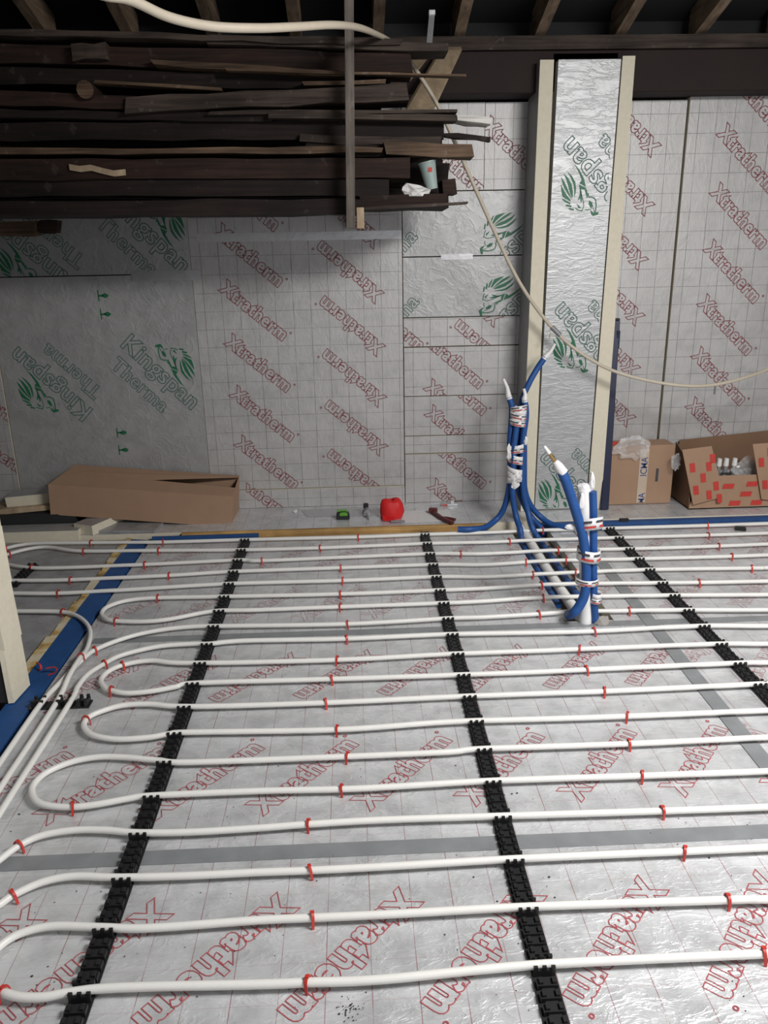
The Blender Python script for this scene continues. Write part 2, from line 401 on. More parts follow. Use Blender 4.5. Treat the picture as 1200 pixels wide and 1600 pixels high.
def lens(p0, p1, wd, bend=0.0, n=8):
    x0, y0 = p0; x1, y1 = p1; dx, dy = x1-x0, y1-y0; L = math.hypot(dx, dy); nx, ny = -dy/L, dx/L
    up, dn = [], []
    for i in range(n+1):
        t = i/n; h = math.sin(math.pi*t)**0.8*wd/2; bo = math.sin(math.pi*t)*bend
        up.append((x0+dx*t+nx*(bo+h), y0+dy*t+ny*(bo+h))); dn.append((x0+dx*t+nx*(bo-h), y0+dy*t+ny*(bo-h)))
    return up + dn[-2:0:-1]
def emblem(pr, c, ang, k=0.000285):
    """lion's head with a leafy mane: drawn in its own frame, then turned with the text"""
    ca, sa = math.cos(ang), math.sin(ang)
    def T(p):
        dx, dy = p[0]-500, p[1]-520
        a, b2 = 0.7071*(dx-dy)*k, 0.7071*(-dx-dy)*k
        return (c[0]+a*ca-b2*sa, c[1]+a*sa+b2*ca)
    for pts in (((375, 345), (415, 265), (450, 205), (540, 180), (640, 165), (560, 215), (470, 275), (410, 335)),
                ((410, 370), (500, 290), (600, 220), (680, 185), (770, 160), (700, 215), (610, 265), (500, 320)),
                ((440, 375), (520, 330), (640, 290), (740, 250), (830, 200), (760, 280), (660, 345), (560, 372), (480, 380)),
                ((450, 415), (560, 405), (660, 385), (750, 340), (860, 270), (790, 350), (700, 410), (600, 430), (520, 428)),
                ((320, 345), (350, 270), (400, 205), (412, 212), (385, 270), (345, 345)),
                ((270, 370), (282, 300), (300, 268), (314, 300), (300, 370)), ((215, 420), (226, 360), (250, 330), (254, 370), (236, 430)),
                ((255, 520), (330, 478), (305, 512), (260, 562)), ((355, 548), (430, 532), (390, 495), (500, 520), (600, 512), (480, 556), (380, 562)),
                ((588, 515), (662, 492), (602, 622), (578, 582)), ((690, 492), (742, 525), (870, 465), (990, 388), (905, 475), (762, 562), (636, 604)),
                ((425, 662), (592, 598), (572, 642), (480, 668)), ((255, 752), (330, 703), (388, 708), (362, 752), (290, 768)),
                ((128, 800), (160, 768), (232, 748), (182, 800), (192, 892), (150, 882))):
        mx_, my_ = sum(p[0] for p in pts)/len(pts), sum(p[1] for p in pts)/len(pts)
        pr.poly([T((mx_+(p[0]-mx_)*1.08, my_+(p[1]-my_)*1.16)) for p in pts], 1)
    for pts, wd in ((((208, 592), (224, 510), (250, 458)), 16), (((212, 582), (292, 612), (384, 592), (480, 552), (590, 520)), 14),
                    (((236, 650), (224, 690), (246, 732)), 14), (((445, 690), (452, 740), (430, 800), (400, 824), (300, 844), (188, 836)), 20),
                    (((520, 672), (448, 692)), 16), (((186, 822), (280, 784), (360, 752)), 10)):
        pr.stroke([T(p) for p in pts], wd*k, 1)
def kingspan(pr, c, ang, L=0.50):
    u = (-math.sin(ang), math.cos(ang)); d = (math.cos(ang), math.sin(ang))
    pr.put(T_K, c, ang, L, 0)
    pr.put(T_T, (c[0]-u[0]*0.125-d[0]*0.04, c[1]-u[1]*0.125-d[1]*0.04), ang, L*0.74, 0)
    emblem(pr, (c[0]+u[0]*0.115+d[0]*0.02, c[1]+u[1]*0.115+d[1]*0.02), ang)

# ================================================================== SETTING
XR, YB, XL, YF = 3.0, 4.635, -3.2, -2.25
floor_o = tag(MB().box((XL, YF, -0.20), (XR, YB+0.3, -0.052)).build('floor', 'concrete', origin=(0, 0, -0.2)), kind='structure')
def f_board(x0, y0, x1, y1, mat='foil_floor', rows=(), top=0.0, z0=-0.05):
    mb = MB().box((x0, y0, z0), (x1, y1, top), mats=[0, 0, 1, 1, 1, 1])
    me = mb.mesh('insulation_board', [mat, 'foam'], ((x0, y0, z0)))
    o = mesh_part('insulation_board', me, floor_o, Vector((x0, y0, z0))-floor_o.location)
    pr = Print()
    for yc, xc, inv in rows:
        k = math.floor((x0-xc)/0.3)
        while xc+k*0.3 < x1+0.3:
            pr.put(T_X, (xc+k*0.3, yc), math.radians(49.5)+(math.pi if inv else 0), 0.425, 0, 1.15); k += 1
    pr.build('printed_lettering', ['red_ink_sheen' if y0 > 2.9 or x0 > 1.2 else 'red_ink'], o, (x0, y0, x1, y1), lambda a, b2, h: (a, b2, top+h))  # far and right boards get the ink paled for sheen
    return o
YS = [-1.92, -0.71, 0.50, 1.70, 2.952, 4.165]
XA, XB = -1.15, 1.21
g = 0.003
for i in range(5):
    y0, y1 = YS[i]+g, YS[i+1]-g
    if i == 0: y0 = YF
    if i <= 2: rows = [(YS[i+1]-0.92, -0.18, False), (YS[i+1]-0.32, -0.03, True)]
    elif i == 3: rows = [(2.03, -0.18, False), (2.62, -0.08, True)]
    else: rows = [(3.26, -0.13, False), (3.85, -0.05, True)]
    if i < 4:
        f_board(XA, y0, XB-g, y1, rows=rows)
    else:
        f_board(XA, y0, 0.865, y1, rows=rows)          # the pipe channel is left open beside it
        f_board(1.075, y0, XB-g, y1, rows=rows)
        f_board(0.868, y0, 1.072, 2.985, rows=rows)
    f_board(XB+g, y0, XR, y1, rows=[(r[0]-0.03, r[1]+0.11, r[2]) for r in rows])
# ground beyond the left opening, and the raised ledge at the back
f_board(XL, 2.62, -1.30, 4.20, 'foil_dull')
lb = MB().box((XL, 4.212, -0.05), (XR, YB+0.02, 0.028), mats=[0, 0, 1, 1, 1, 1])
lo = mesh_part('ledge_board', lb.mesh('ledge_board', ['foil_floor', 'foam'], (XL, 4.212, -0.05)), floor_o, Vector((XL, 4.212, -0.05))-floor_o.location)

# ------------------------------------------------------------------ back wall and its boards
wall_b = tag(MB().box((XL, YB+0.075, -0.05), (XR, YB+0.25, 2.75)).build('wall_back', 'dark_wall', origin=(0, YB+0.075, 0)), kind='structure')
def w_board(x0, z0, x1, z1, mat, y=YB, th=0.06, pr=None, inks=('red_ink_wall',), name='insulation_board'):
    mb = MB().box((x0, y, z0), (x1, y+th, z1), mats=[1, 1, 0, 1, 0, 1])
    og = Vector((x0, y, z0))
    o = mesh_part(name, mb.mesh(name, [mat, 'foam'], og), wall_b, og-wall_b.location)
    if pr: pr.build('printed_lettering', list(inks), o, (x0, z0, x1, z1), lambda a, b2, h: (a, y-h, b2))
    return o
def W2(px, py, Y=YB):
    p = wp(px, py, Y); return (p.x, p.z)
AN, AI = math.radians(-40.5), math.radians(139.5)
XLEN = 0.455
def xt(pr, px, py, inv=False, Y=YB): pr.put(T_XW, W2(px, py, Y), AI if inv else AN, XLEN, 0, 1.1)
GI = ('dgreen_ink', 'green_ink')
e = 0.0025
# far left
pr = Print(); xt(pr, -12, 700); xt(pr, -25, 620)
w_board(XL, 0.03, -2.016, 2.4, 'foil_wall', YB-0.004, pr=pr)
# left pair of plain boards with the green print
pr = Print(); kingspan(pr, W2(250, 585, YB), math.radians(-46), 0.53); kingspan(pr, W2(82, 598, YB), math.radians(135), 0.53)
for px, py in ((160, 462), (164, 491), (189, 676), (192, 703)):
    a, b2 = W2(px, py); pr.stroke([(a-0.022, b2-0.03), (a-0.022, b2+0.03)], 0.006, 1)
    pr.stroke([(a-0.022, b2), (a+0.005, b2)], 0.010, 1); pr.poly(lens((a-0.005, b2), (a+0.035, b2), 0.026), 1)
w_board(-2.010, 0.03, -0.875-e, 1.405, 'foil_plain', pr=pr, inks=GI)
pr = Print(); kingspan(pr, W2(232, 366), math.radians(-46), 0.53); kingspan(pr, W2(52, 395), math.radians(138), 0.53)
w_board(-2.010, 1.411, -0.875-e, 2.4, 'foil_plain', YB-0.006, pr=pr, inks=GI)
# centre board
pr = Print()
for k in range(-1, 6):
    x0, z0 = W2(390, 399); pr.put(T_XW, (x0+0.006*k, z0-0.297*k), AN, XLEN, 0, 1.1)
    x0, z0 = W2(546, 426); pr.put(T_XW, (x0+0.002*k, z0-0.297*k), AI, XLEN, 0, 1.1)
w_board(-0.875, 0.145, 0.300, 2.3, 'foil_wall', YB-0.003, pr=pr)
pr = Print(); xt(pr, 400, 765)
w_board(-0.868, 0.03, 0.300, 0.141, 'foil_wall', YB-0.016, pr=pr)
# narrow off-cuts stacked beside it
strips = [(0.03, 0.336, 'x', [(716, 722, 0), (716, 788, 0)]), (0.339, 0.447, 'x', [(860, 700, 0)]), (0.450, 0.687, 'x', [(713, 676, 0), (715, 605, 0)]),
          (0.690, 0.974, 'x', [(709, 562, 0), (712, 636, 0)]), (0.977, 1.140, 'x', [(757, 546, 1), (614, 502, 0), (735, 464, 1)])]
for i, (z0, z1, _, tx) in enumerate(strips):
    pr = Print()
    for a in tx: xt(pr, a[0], a[1], bool(a[2]))
    w_board(0.306, z0, 0.985, z1-0.003, 'foil_wall', YB+0.004*((i*2) % 3)-0.002, pr=pr)
for z0, z1, (ex, ey), (ax, ay) in ((1.143, 1.473, (777, 462), (640, 474)), (1.476, 1.815, (779, 364), (637, 372))):
    pr = Print(); an = math.radians(47); u = (-math.sin(an), math.cos(an)); d = (math.cos(an), math.sin(an))
    c = W2(ex, ey); kingspan(pr, (c[0]-u[0]*0.115-d[0]*0.02, c[1]-u[1]*0.115-d[1]*0.02), an, 0.53)
    c = W2(ax, ay); pr.put(T_T, (c[0]-d[0]*0.15, c[1]-d[1]*0.15), an, 0.39, 0)
    w_board(0.306, z0, 0.985, z1-0.003, 'foil_plain', YB+0.006, pr=pr, inks=GI)
pr = Print(); xt(pr, 712, 258); w_board(0.304, 1.818, 0.752, 2.25, 'foil_wall', YB, pr=pr)
pr = Print(); xt(pr, 806, 235); w_board(0.756, 1.818, 0.985, 2.25, 'foil_wall', YB+0.004, pr=pr)
# right of the column
pr = Print()
for px, py in ((1027, 243), (1017, 335), (1007, 420), (1002, 507), (995, 588), (988, 665), (982, 735)):
    c = W2(px, py); pr.put(T_XW, (c[0]-0.175, c[1]+0.165), AI, XLEN, 0, 1.1)
w_board(1.40, 0.03, 1.848, 2.25, 'foil_wall', YB+0.004, pr=pr)
pr = Print()
for k in range(-1, 7): pr.put(T_XW, (2.205-0.004*k, 1.955-0.298*k), AN-0.04, XLEN, 0, 1.1); pr.put(T_XW, (2.79, 1.83-0.298*k), AI, XLEN, 0, 1.1)
w_board(1.857, 0.03, XR, 2.262, 'foil_wall', YB-0.012, pr=pr)
# bright foil tape on the joints
def w_tape(x0, z0, x1, z1, y):
    MB().box((x0, y-0.0015, z0), (x1, y-0.0003, z1)).build('foil_tape', 'tape_alu', wall_b)
a = W2(302, 367); w_tape(a[0]+0.02, a[1]-0.04, 0.298, a[1]+0.005, YB-0.003)
a = W2(205, 431); w_tape(a[0], a[1]-0.03, -0.83, a[1]+0.025, YB-0.006)
w_tape(0.52, 1.455, 0.70, 1.485, YB+0.006)
# ------------------------------------------------------------------ column clad in foil board
col = tag(MB().box((1.07, 4.47, -0.05), (1.40, YB+0.07, 2.44)).build('wall_column', 'plaster', origin=(1.22, 4.5, 0)), kind='structure')
def leanbox(xa0, xa1, xb0, xb1, y0, y1, z0, z1, mats, slot):
    """box whose bottom spans xa and top spans xb"""
    return MB().hexa([(xa0, y0, z0), (xa1, y0, z0), (xa1, y1, z0), (xa0, y1, z0), (xb0, y0, z1), (xb1, y0, z1), (xb1, y1, z1), (xb0, y1, z1)], mats=slot)
leanbox(0.972, 1.050, 0.985, 1.055, 4.395, YB+0.01, 0.03, 2.398, None, [1, 1, 1, 0, 0, 0]).build('side_board', ['foil_plain', 'foam'], col)
leanbox(1.368, 1.452, 1.402, 1.466, 4.398, YB+0.01, 0.03, 2.412, None, [1, 1, 1, 0, 0, 0]).build('side_board', ['foil_wall', 'foam'], col)
fo = leanbox(1.058, 1.362, 1.080, 1.397, 4.405, 4.465, 0.035, 2.400, None, [1, 1, 0, 1, 0, 1])
og = chain_loc(col); fb = fo.build('front_board', ['foil_column', 'foam'], col)
pr = Print(); an = math.radians(133); u = (-math.sin(an), math.cos(an)); d = (math.cos(an), math.sin(an))
for px, py in ((912, 303), (897, 552), (873, 775)):
    c = W2(px, py, 4.405); c = (c[0]-0.02, c[1])
    kingspan(pr, (c[0]-u[0]*0.115-d[0]*0.02, c[1]-u[1]*0.115-d[1]*0.02), an, 0.53)
pr.build('printed_lettering', list(GI), fb, (1.066, 0.04, 1.372, 2.39), lambda a, b2, h: (a, 4.405-h, b2))

# ------------------------------------------------------------------ beam, wall plate, rafters, roof
beam = tag(MB().box((0.30, 4.47, 2.262), (XR, 4.70, 2.455), 0).build('ceiling_beam', 'beam', origin=(0.3, 4.5, 2.26), bevel=0.004), kind='structure')
MB().box((-3.2, 4.46, 2.458), (XR, 4.62, 2.520)).build('wall_plate', 'old_c', beam)
SL = math.tan(math.radians(15.5))
def roofz(y): return 2.522+(4.55-y)*SL
ceil = tag(MB().hexa([(XL, YB+0.3, roofz(YB+0.3)+0.16), (XR, YB+0.3, roofz(YB+0.3)+0.16), (XR, YF, roofz(YF)+0.16), (XL, YF, roofz(YF)+0.16),
               (XL, YB+0.3, roofz(YB+0.3)+0.2), (XR, YB+0.3, roofz(YB+0.3)+0.2), (XR, YF, roofz(YF)+0.2), (XL, YF, roofz(YF)+0.2)]).build('ceiling', 'roof'), kind='structure')
for k in range(-8, 7):
    x = 0.155 + 0.412*k
    y0, y1 = 4.60, YF+0.02
    MB().hexa([(x, y0, roofz(y0)), (x+0.055, y0, roofz(y0)), (x+0.055, y1, roofz(y1)), (x, y1, roofz(y1)),
               (x, y0, roofz(y0)+0.15), (x+0.055, y0, roofz(y0)+0.15), (x+0.055, y1, roofz(y1)+0.15), (x, y1, roofz(y1)+0.15)]).build('rafter', 'rafter', ceil)
# ------------------------------------------------------------------ remaining shell
tag(MB().box((XL-0.1, YF, -0.2), (XL, YB+0.3, 4.6)).build('wall_left', 'plaster', origin=(XL, 0, 0)), kind='structure')
tag(MB().box((XR, YF, -0.2), (XR+0.1, YB+0.3, 4.6)).build('wall_right', 'foil_plain', origin=(XR, 0, 0)), kind='structure')
wf = tag(MB().box((XL, YF-0.1, -0.2), (0.0, YF, 4.6)).build('wall_front', 'plaster', origin=(0, YF, 0)), kind='structure')  # unseen front wall; its opening is added to hold the fill light
MB().box((2.5, YF-0.1, -0.2), (XR, YF, 4.6)).build('pier', 'plaster', wf)
MB().box((0.0, YF-0.1, 2.25), (2.5, YF, 4.6)).build('lintel', 'plaster', wf)
# short partition whose foam-board end shows at the left edge
jamb = tag(MB().box((XL, 2.535, 0.016), (-1.242, 2.60, 2.5)).build('wall_partition', 'plaster', origin=(-2, 2.55, 0)), kind='structure')
MB().box((XL, 2.480, 0.016), (-1.242, 2.533, 2.5)).build('dark_facing', 'dark_wall', jamb)
mb = MB()
for i in range(12):
    z0, z1 = 0.015+i*0.206, 0.015+(i+1)*0.206
    r0, r1 = [random.uniform(-0.004, 0.004) for _ in range(2)]
    mb.hexa([(-1.241, 2.476+r0, z0), (-1.222+r0, 2.478, z0), (-1.212+r0, 2.60, z0), (-1.241, 2.60, z0),
             (-1.241, 2.476+r1, z1), (-1.222+r1, 2.478, z1), (-1.212+r1, 2.60, z1), (-1.241, 2.60, z1)])
mb.build('foam_edge', 'foam', jamb)
MB().box((-1.34, YF+0.01, -0.05), (-1.285, 2.468, 2.5)).build('side_facing', 'foil_plain', jamb)

# ================================================================== EDGE STRIPS, BATTENS, TAPES
def single(name, mb, mats, label, cat, group=None, origin=None, smooth=False, bevel=0, kind=None):
    if origin is None:
        n = len(mb.v); c = sum(mb.v, Vector((0, 0, 0)))/n; origin = (c.x, c.y, min(v.z for v in mb.v))
    return tag(mb.build(name, mats, None, origin, smooth, bevel), label, cat, group, kind)
mb = MB()
ys = [YF+0.02+(4.17-YF-0.02)*i/40 for i in range(41)]
for y0, y1 in zip(ys, ys[1:]):
    mb.hexa([(-1.250, y0, -0.05), (-1.155, y0, -0.05), (-1.155, y1, -0.05), (-1.250, y1, -0.05),
             (-1.252, y0, 0.012), (-1.165, y0, 0.004), (-1.165, y1, 0.004), (-1.252, y1, 0.012)])
single('edge_foam_strip', mb, 'blue_strip', 'blue perimeter foam strip in the left doorway crossed by white pipes', 'foam strip')
mb = MB()
for i in range(13):
    y0 = 2.64+i*0.12; y1 = y0+0.1195; j = random.uniform(-0.010, 0.010); h = random.uniform(0.005, 0.018)
    mb.hexa([(-1.298, y0, -0.05), (-1.253, y0, -0.05), (-1.253, y1, -0.05), (-1.298, y1, -0.05),
             (-1.290+j, y0, h), (-1.254, y0, h), (-1.254, y1, h*0.9), (-1.292+j, y1, h)], m=i % 3 == 1)
single('threshold_foam', mb, ['foam_mix', 'foam_mix'], 'ragged cream and yellow foam edging beside the blue doorway strip', 'foam edging')
single('edge_foam_strip', MB().box((1.02, 4.168, -0.05), (XR, 4.208, 0.022)), 'blue_strip', 'blue perimeter foam strip along the ledge below the cardboard boxes', 'foam strip')
single('edge_foam_strip', MB().box((-1.14, 4.168, -0.05), (-0.55, 4.182, 0.020)), 'blue_strip', 'short blue foam strip at the left end of the timber batten', 'foam strip')
single('timber_batten', MB().box((-0.98, 4.183, -0.05), (0.735, 4.210, 0.030)), 'timber', 'orange-brown timber batten edging the back ledge', 'batten', bevel=0.002)
def tape(p0, p1, wd, label, z=0.0006):
    a, b2 = Vector(p0), Vector(p1); d = (b2-a).normalized(); n = Vector((-d.y, d.x))*wd/2; L = (b2-a).length
    mb = MB(); k = max(2, int(L/0.12)); off = [random.uniform(-0.002, 0.002) for _ in range(k+1)]
    for i in range(k):
        q0, q1 = a+d*L*i/k+n*off[i], a+d*L*(i+1)/k+n*off[i+1]
        mb.hexa([(*(q0-n), z), (*(q0+n), z), (*(q1+n), z), (*(q1-n), z)] if False else
                [(*(q0+n), z), (*(q0-n), z), (*(q1-n), z), (*(q1+n), z), (*(q0+n), z+0.001), (*(q0-n), z+0.001), (*(q1-n), z+0.001), (*(q1+n), z+0.001)])
    return single('duct_tape', mb, 'tape_grey', label, 'tape')
tape((-1.12, 1.705), (2.9, 1.690), 0.052, 'grey tape across the floor nearest the camera')
tape((-1.10, 2.962), (2.9, 2.945), 0.046, 'grey tape across the floor behind the pipe stub')
tape((1.222, 3.62), (1.210, -0.4), 0.058, 'grey tape running lengthwise on the floor at the right', 0.0018)

# ================================================================== HEATING PIPES
ZP, RP = 0.0205, 0.0096
RUNS = {}
def run(name, px, x_end=True, start_ext=None):
    pts = [fl(x, y, ZP) for x, y in px]
    return pts
R1 = [(8, 857), (30, 852), (60, 849), (140, 848), (253, 847), (390, 843), (560, 839), (663, 835), (760, 832), (860, 828), (1000, 824), (1109, 821), (1200, 818)]
R2 = [(-6, 873), (15, 865), (48, 857), (77, 855), (128, 861), (247, 860), (383, 859), (500, 856), (670, 849), (760, 847), (860, 843), (1000, 839), (1109, 836), (1200, 833)]
R3 = [(-6, 874), (13, 882), (48, 887), (100, 887), (225, 882), (372, 875), (408, 876), (550, 870), (677, 865), (760, 865), (860, 860), (1000, 857), (1126, 853), (1200, 850)]
R4 = [(-10, 908), (17, 907), (108, 906), (263, 899), (363, 893), (532, 887), (680, 882), (760, 882), (860, 876), (1000, 873), (1146, 869), (1200, 867)]
R5 = [(-10, 928), (20, 927), (90, 927), (187, 922), (357, 912), (535, 907), (685, 901), (760, 901), (860, 896), (1010, 890), (1177, 887.6), (1200, 887)]
R6 = [(1200, 908), (1095, 910), (990, 911), (860, 913), (760, 919), (690, 922), (532, 928), (350, 932), (245, 934), (200, 938), (170, 947), (159, 957)]
R7 = [(163, 965), (180, 970), (227, 971), (267, 967), (333, 955), (400, 953), (532, 948), (697, 942), (760, 939), (860, 933), (1055, 930), (1200, 929)]
RA = [(-10, 956), (28, 955), (95, 956), (121, 963), (137, 977), (141, 993), (135, 1015), (124, 1029), (108, 1056), (88, 1098), (0, 1232), (-60, 1322)]
R8 = [(1200, 953), (1070, 953), (985, 954), (930, 955), (895, 955), (860, 958), (760, 964), (703, 966), (543, 975), (360, 978), (300, 979), (247, 985), (198, 996), (151, 1014), (128, 1031), (95, 1065), (63, 1101), (0, 1192), (-60, 1278)]
R9 = [(1200, 978), (1095, 978), (929, 986), (860, 988), (700, 991), (540, 998), (383, 1001), (327, 1006), (300, 1006), (247, 1010), (192, 1023), (165, 1036), (137, 1054), (121, 1074), (108, 1100), (0, 1270), (-60, 1364)]
R10 = [(1200, 1006), (1123, 1006), (907, 1014), (860, 1016), (700, 1022), (527, 1031), (300, 1036), (236, 1032), (192, 1039), (168, 1050), (158, 1062)]
R11 = [(162, 1072), (172, 1078), (198, 1083), (236, 1080), (275, 1073), (310, 1067), (518, 1061), (700, 1055), (860, 1049), (918, 1046), (1152, 1036), (1200, 1035)]
R12 = [(1200, 1068), (1180, 1069), (946, 1080), (860, 1083), (700, 1089), (508, 1098), (300, 1104), (234, 1100), (192, 1102), (159, 1111), (138, 1121), (131, 1133)]
R13 = [(138, 1144), (154, 1151), (187, 1155), (234, 1152), (264, 1147), (300, 1144), (527, 1140), (700, 1128), (860, 1123), (982, 1119), (1200, 1110)]
R14 = [(1200, 1152), (985, 1162), (755, 1170), (700, 1175), (543, 1182), (300, 1191), (247, 1188), (192, 1183), (151, 1183), (110, 1191), (71, 1208), (51, 1229)]
R15 = [(54, 1248), (72, 1258), (110, 1261), (150, 1257), (200, 1248), (240, 1243), (400, 1236), (534, 1233), (600, 1230), (770, 1220), (1005, 1212), (1200, 1205)]
R16 = [(-30, 1368), (0, 1343), (32, 1320), (67, 1305), (117, 1297), (167, 1297), (213, 1301), (300, 1300), (400, 1294), (480, 1288), (600, 1281), (785, 1275), (1037, 1267), (1200, 1261)]
R17 = [(-30, 1434), (0, 1413), (22, 1398), (67, 1378), (117, 1369), (187, 1371), (300, 1368), (400, 1363), (482, 1360), (600, 1354), (805, 1342), (1072, 1330), (1200, 1324)]
R18 = [(1200, 1405), (1140, 1406), (820, 1417), (600, 1429), (486, 1434), (400, 1438), (233, 1450), (160, 1449), (83, 1447), (33, 1458), (0, 1478), (-25, 1508)]
R19 = [(-22, 1535), (0, 1548), (27, 1557), (67, 1558), (113, 1550), (187, 1543), (400, 1538), (480, 1535), (600, 1530), (845, 1507), (1195, 1490)]
def extend(pts, at_start):
    """carry a run on past the right-hand side of the view"""
    a, b2 = (pts[0], pts[1]) if at_start else (pts[-1], pts[-2])
    d = (a-b2); d.z = 0; d = Vector((1, d.y/d.x*0.3, 0)) if abs(d.x) > 1e-4 else Vector((1, 0, 0))
    out = []; x = a.x
    while x < 2.97:
        x = min(x+0.3, 2.975); out.append(Vector((x, a.y+d.y*(x-a.x), ZP)))
    return out[::-1]+pts if at_start else pts+out
PIPES = [
    ('R1', [R1], 'end', 'white heating pipe run closest to the back ledge'),
    ('R2', [R2], 'end', 'white heating pipe, second run out from the back ledge'),
    ('R3', [R3], 'end', 'white heating pipe, third run out from the back ledge'),
    ('R4', [R4], 'end', 'white heating pipe, fourth run out from the back ledge'),
    ('R5', [R5], 'end', 'white heating pipe, fifth run, last before the farthest hairpin loop'),
    ('R6', [R6, R7], 'both', 'white heating pipe hairpin loop farthest from the camera'),
    ('RA', [RA], None, 'white heating pipe leader curving out of the left doorway'),
    ('R8', [R8], 'start', 'white heating pipe leader sweeping left just below the farthest hairpin'),
    ('R9', [R9], 'start', 'white heating pipe leader hugging the second farthest hairpin loop'),
    ('R10', [R10, R11], 'both', 'white heating pipe hairpin loop just below the two sweeping leaders'),
    ('R12', [R12, R13], 'both', 'white heating pipe hairpin loop whose bend has a clip on its tip'),
    ('R14', [R14, R15], 'both', 'white heating pipe hairpin loop reaching farthest left above the near tape'),
    ('R16', [R16], 'end', 'white heating pipe run just behind the near crosswise tape'),
    ('R17', [R17], 'end', 'white heating pipe run just in front of the near crosswise tape'),
    ('R18', [R18, R19], 'both', 'white heating pipe hairpin loop nearest the camera'),
]
PATHS = {}
for key, segs, ext, label in PIPES:
    pts = [fl(x, y, ZP) for s in segs for x, y in s]
    if key == 'RA':
        for i in (7, 8): pts[i] = fl(*RA[i], ZP+0.019)
    if ext in ('start', 'both'): pts = extend(pts, True)
    if ext in ('end', 'both'): pts = extend(pts, False)
    if key in ('R8', 'RA', 'R9'):                       # leaders carry on towards the manifold side behind the camera
        pts += [Vector((pts[-1].x, y, ZP)) for y in (1.4, 0.6, -0.4, -1.9)]
    if key in ('R16', 'R17'):
        xx, y0 = ((-0.985, 1.55) if key == 'R16' else (-0.942, 1.40))
        pts = [Vector((xx, y, ZP)) for y in (-1.9, -0.4, 0.6, y0-0.2, y0)] + pts
    path = cr(pts, 6); PATHS[key] = path
    single('heating_pipe', MB().tube(path, RP, 10), 'white_pipe', label, 'pipe', 'underfloor heating pipes', smooth=True)

# ------------------------------------------------------------------ black clip rails
def crown_mesh():
    mb = MB()
    for sy in (-1, 1):
        y = sy*0.0145
        mb.cbox((0, y, 0.012), (0.046, 0.006, 0.020))
        for x in (-0.019, 0, 0.019): mb.cbox((x, y, 0.026), (0.009, 0.006, 0.010))
    mb.cbox((0, 0, 0.005), (0.030, 0.024, 0.004))
    return mb.mesh('pipe_cradle', 'black')
def block_mesh():
    mb = MB(); mb.cbox((0, 0, 0.010), (0.044, 0.020, 0.016)); mb.cbox((-0.014, 0, 0.021), (0.008, 0.014, 0.006)); mb.cbox((0.014, 0, 0.021), (0.008, 0.014, 0.006))
    mb.cbox((0, -0.010, 0.006), (0.026, 0.010, 0.010))
    return mb.mesh('rail_block', 'black')
CROWN, BLOCK = crown_mesh(), block_mesh()
def crossings(X, keys=None):
    ys = []
    for k, p in PATHS.items():
        if k in ('RA',): continue
        for a, b2 in zip(p, p[1:]):
            if (a.x-X)*(b2.x-X) <= 0 and a.x != b2.x:
                t = (X-a.x)/(b2.x-a.x); ys.append(a.y+(b2.y-a.y)*t)
    return sorted(ys)
def rail(X, y0, y1, label):
    t = thing('clip_rail', (X, y0, 0.0), label, 'pipe rail', 'black pipe clip rails')
    MB().box((X-0.026, y0, 0.0012), (X+0.026, y1, 0.005)).build('base_strip', 'black', t)
    cs = [y for y in crossings(X) if y0-0.01 < y < y1+0.01]
    for y in cs: mesh_part('pipe_cradle', CROWN, t, (0, y-y0, 0))
    ends = [y0-0.02]+cs+[y1+0.02]
    for a, b2 in zip(ends, ends[1:]):
        gap = b2-a-0.050
        n = max(0, int(round(gap/0.030)))
        for i in range(n):
            mesh_part('rail_block', BLOCK, t, (0, a+0.025+gap*(i+0.5)/n-y0, 0))
rail(-0.612, 0.55, 4.08, 'black toothed clip rail on the floor, leftmost long one')
rail(0.374, 0.55, 4.12, 'black toothed clip rail on the floor, running down the middle')
rail(1.404, 0.55, 4.12, 'black toothed clip rail on the floor, running off the right edge')
# two short rails
t = thing('clip_rail', (-1.06, 2.47, 0), 'short black clip rail under the three parallel leader pipes', 'pipe rail', 'black pipe clip rails')
MB().box((-1.165, 2.447, 0.0012), (-0.955, 2.495, 0.006)).build('base_strip', 'black', t)
for x in (-1.148, -1.118, -1.062, -1.030, -0.99, -0.966):
    mb = MB(); mb.cbox((x, 2.471, 0.014), (0.010, 0.044, 0.022))
    for yy in (2.455, 2.487): mb.cbox((x, yy, 0.028), (0.010, 0.009, 0.010))
    mb.build('pipe_cradle', 'black', t)
t = thing('clip_rail', (-1.665, 3.56, 0), 'short black clip rail beyond the blue strip in the left doorway', 'pipe rail', 'black pipe clip rails')
MB().box((-1.690, 3.56, 0.0012), (-1.640, 3.84, 0.006)).build('base_strip', 'black', t)
for i in range(8): mesh_part('rail_block', BLOCK, t, (0, 0.02+0.034*i, 0))

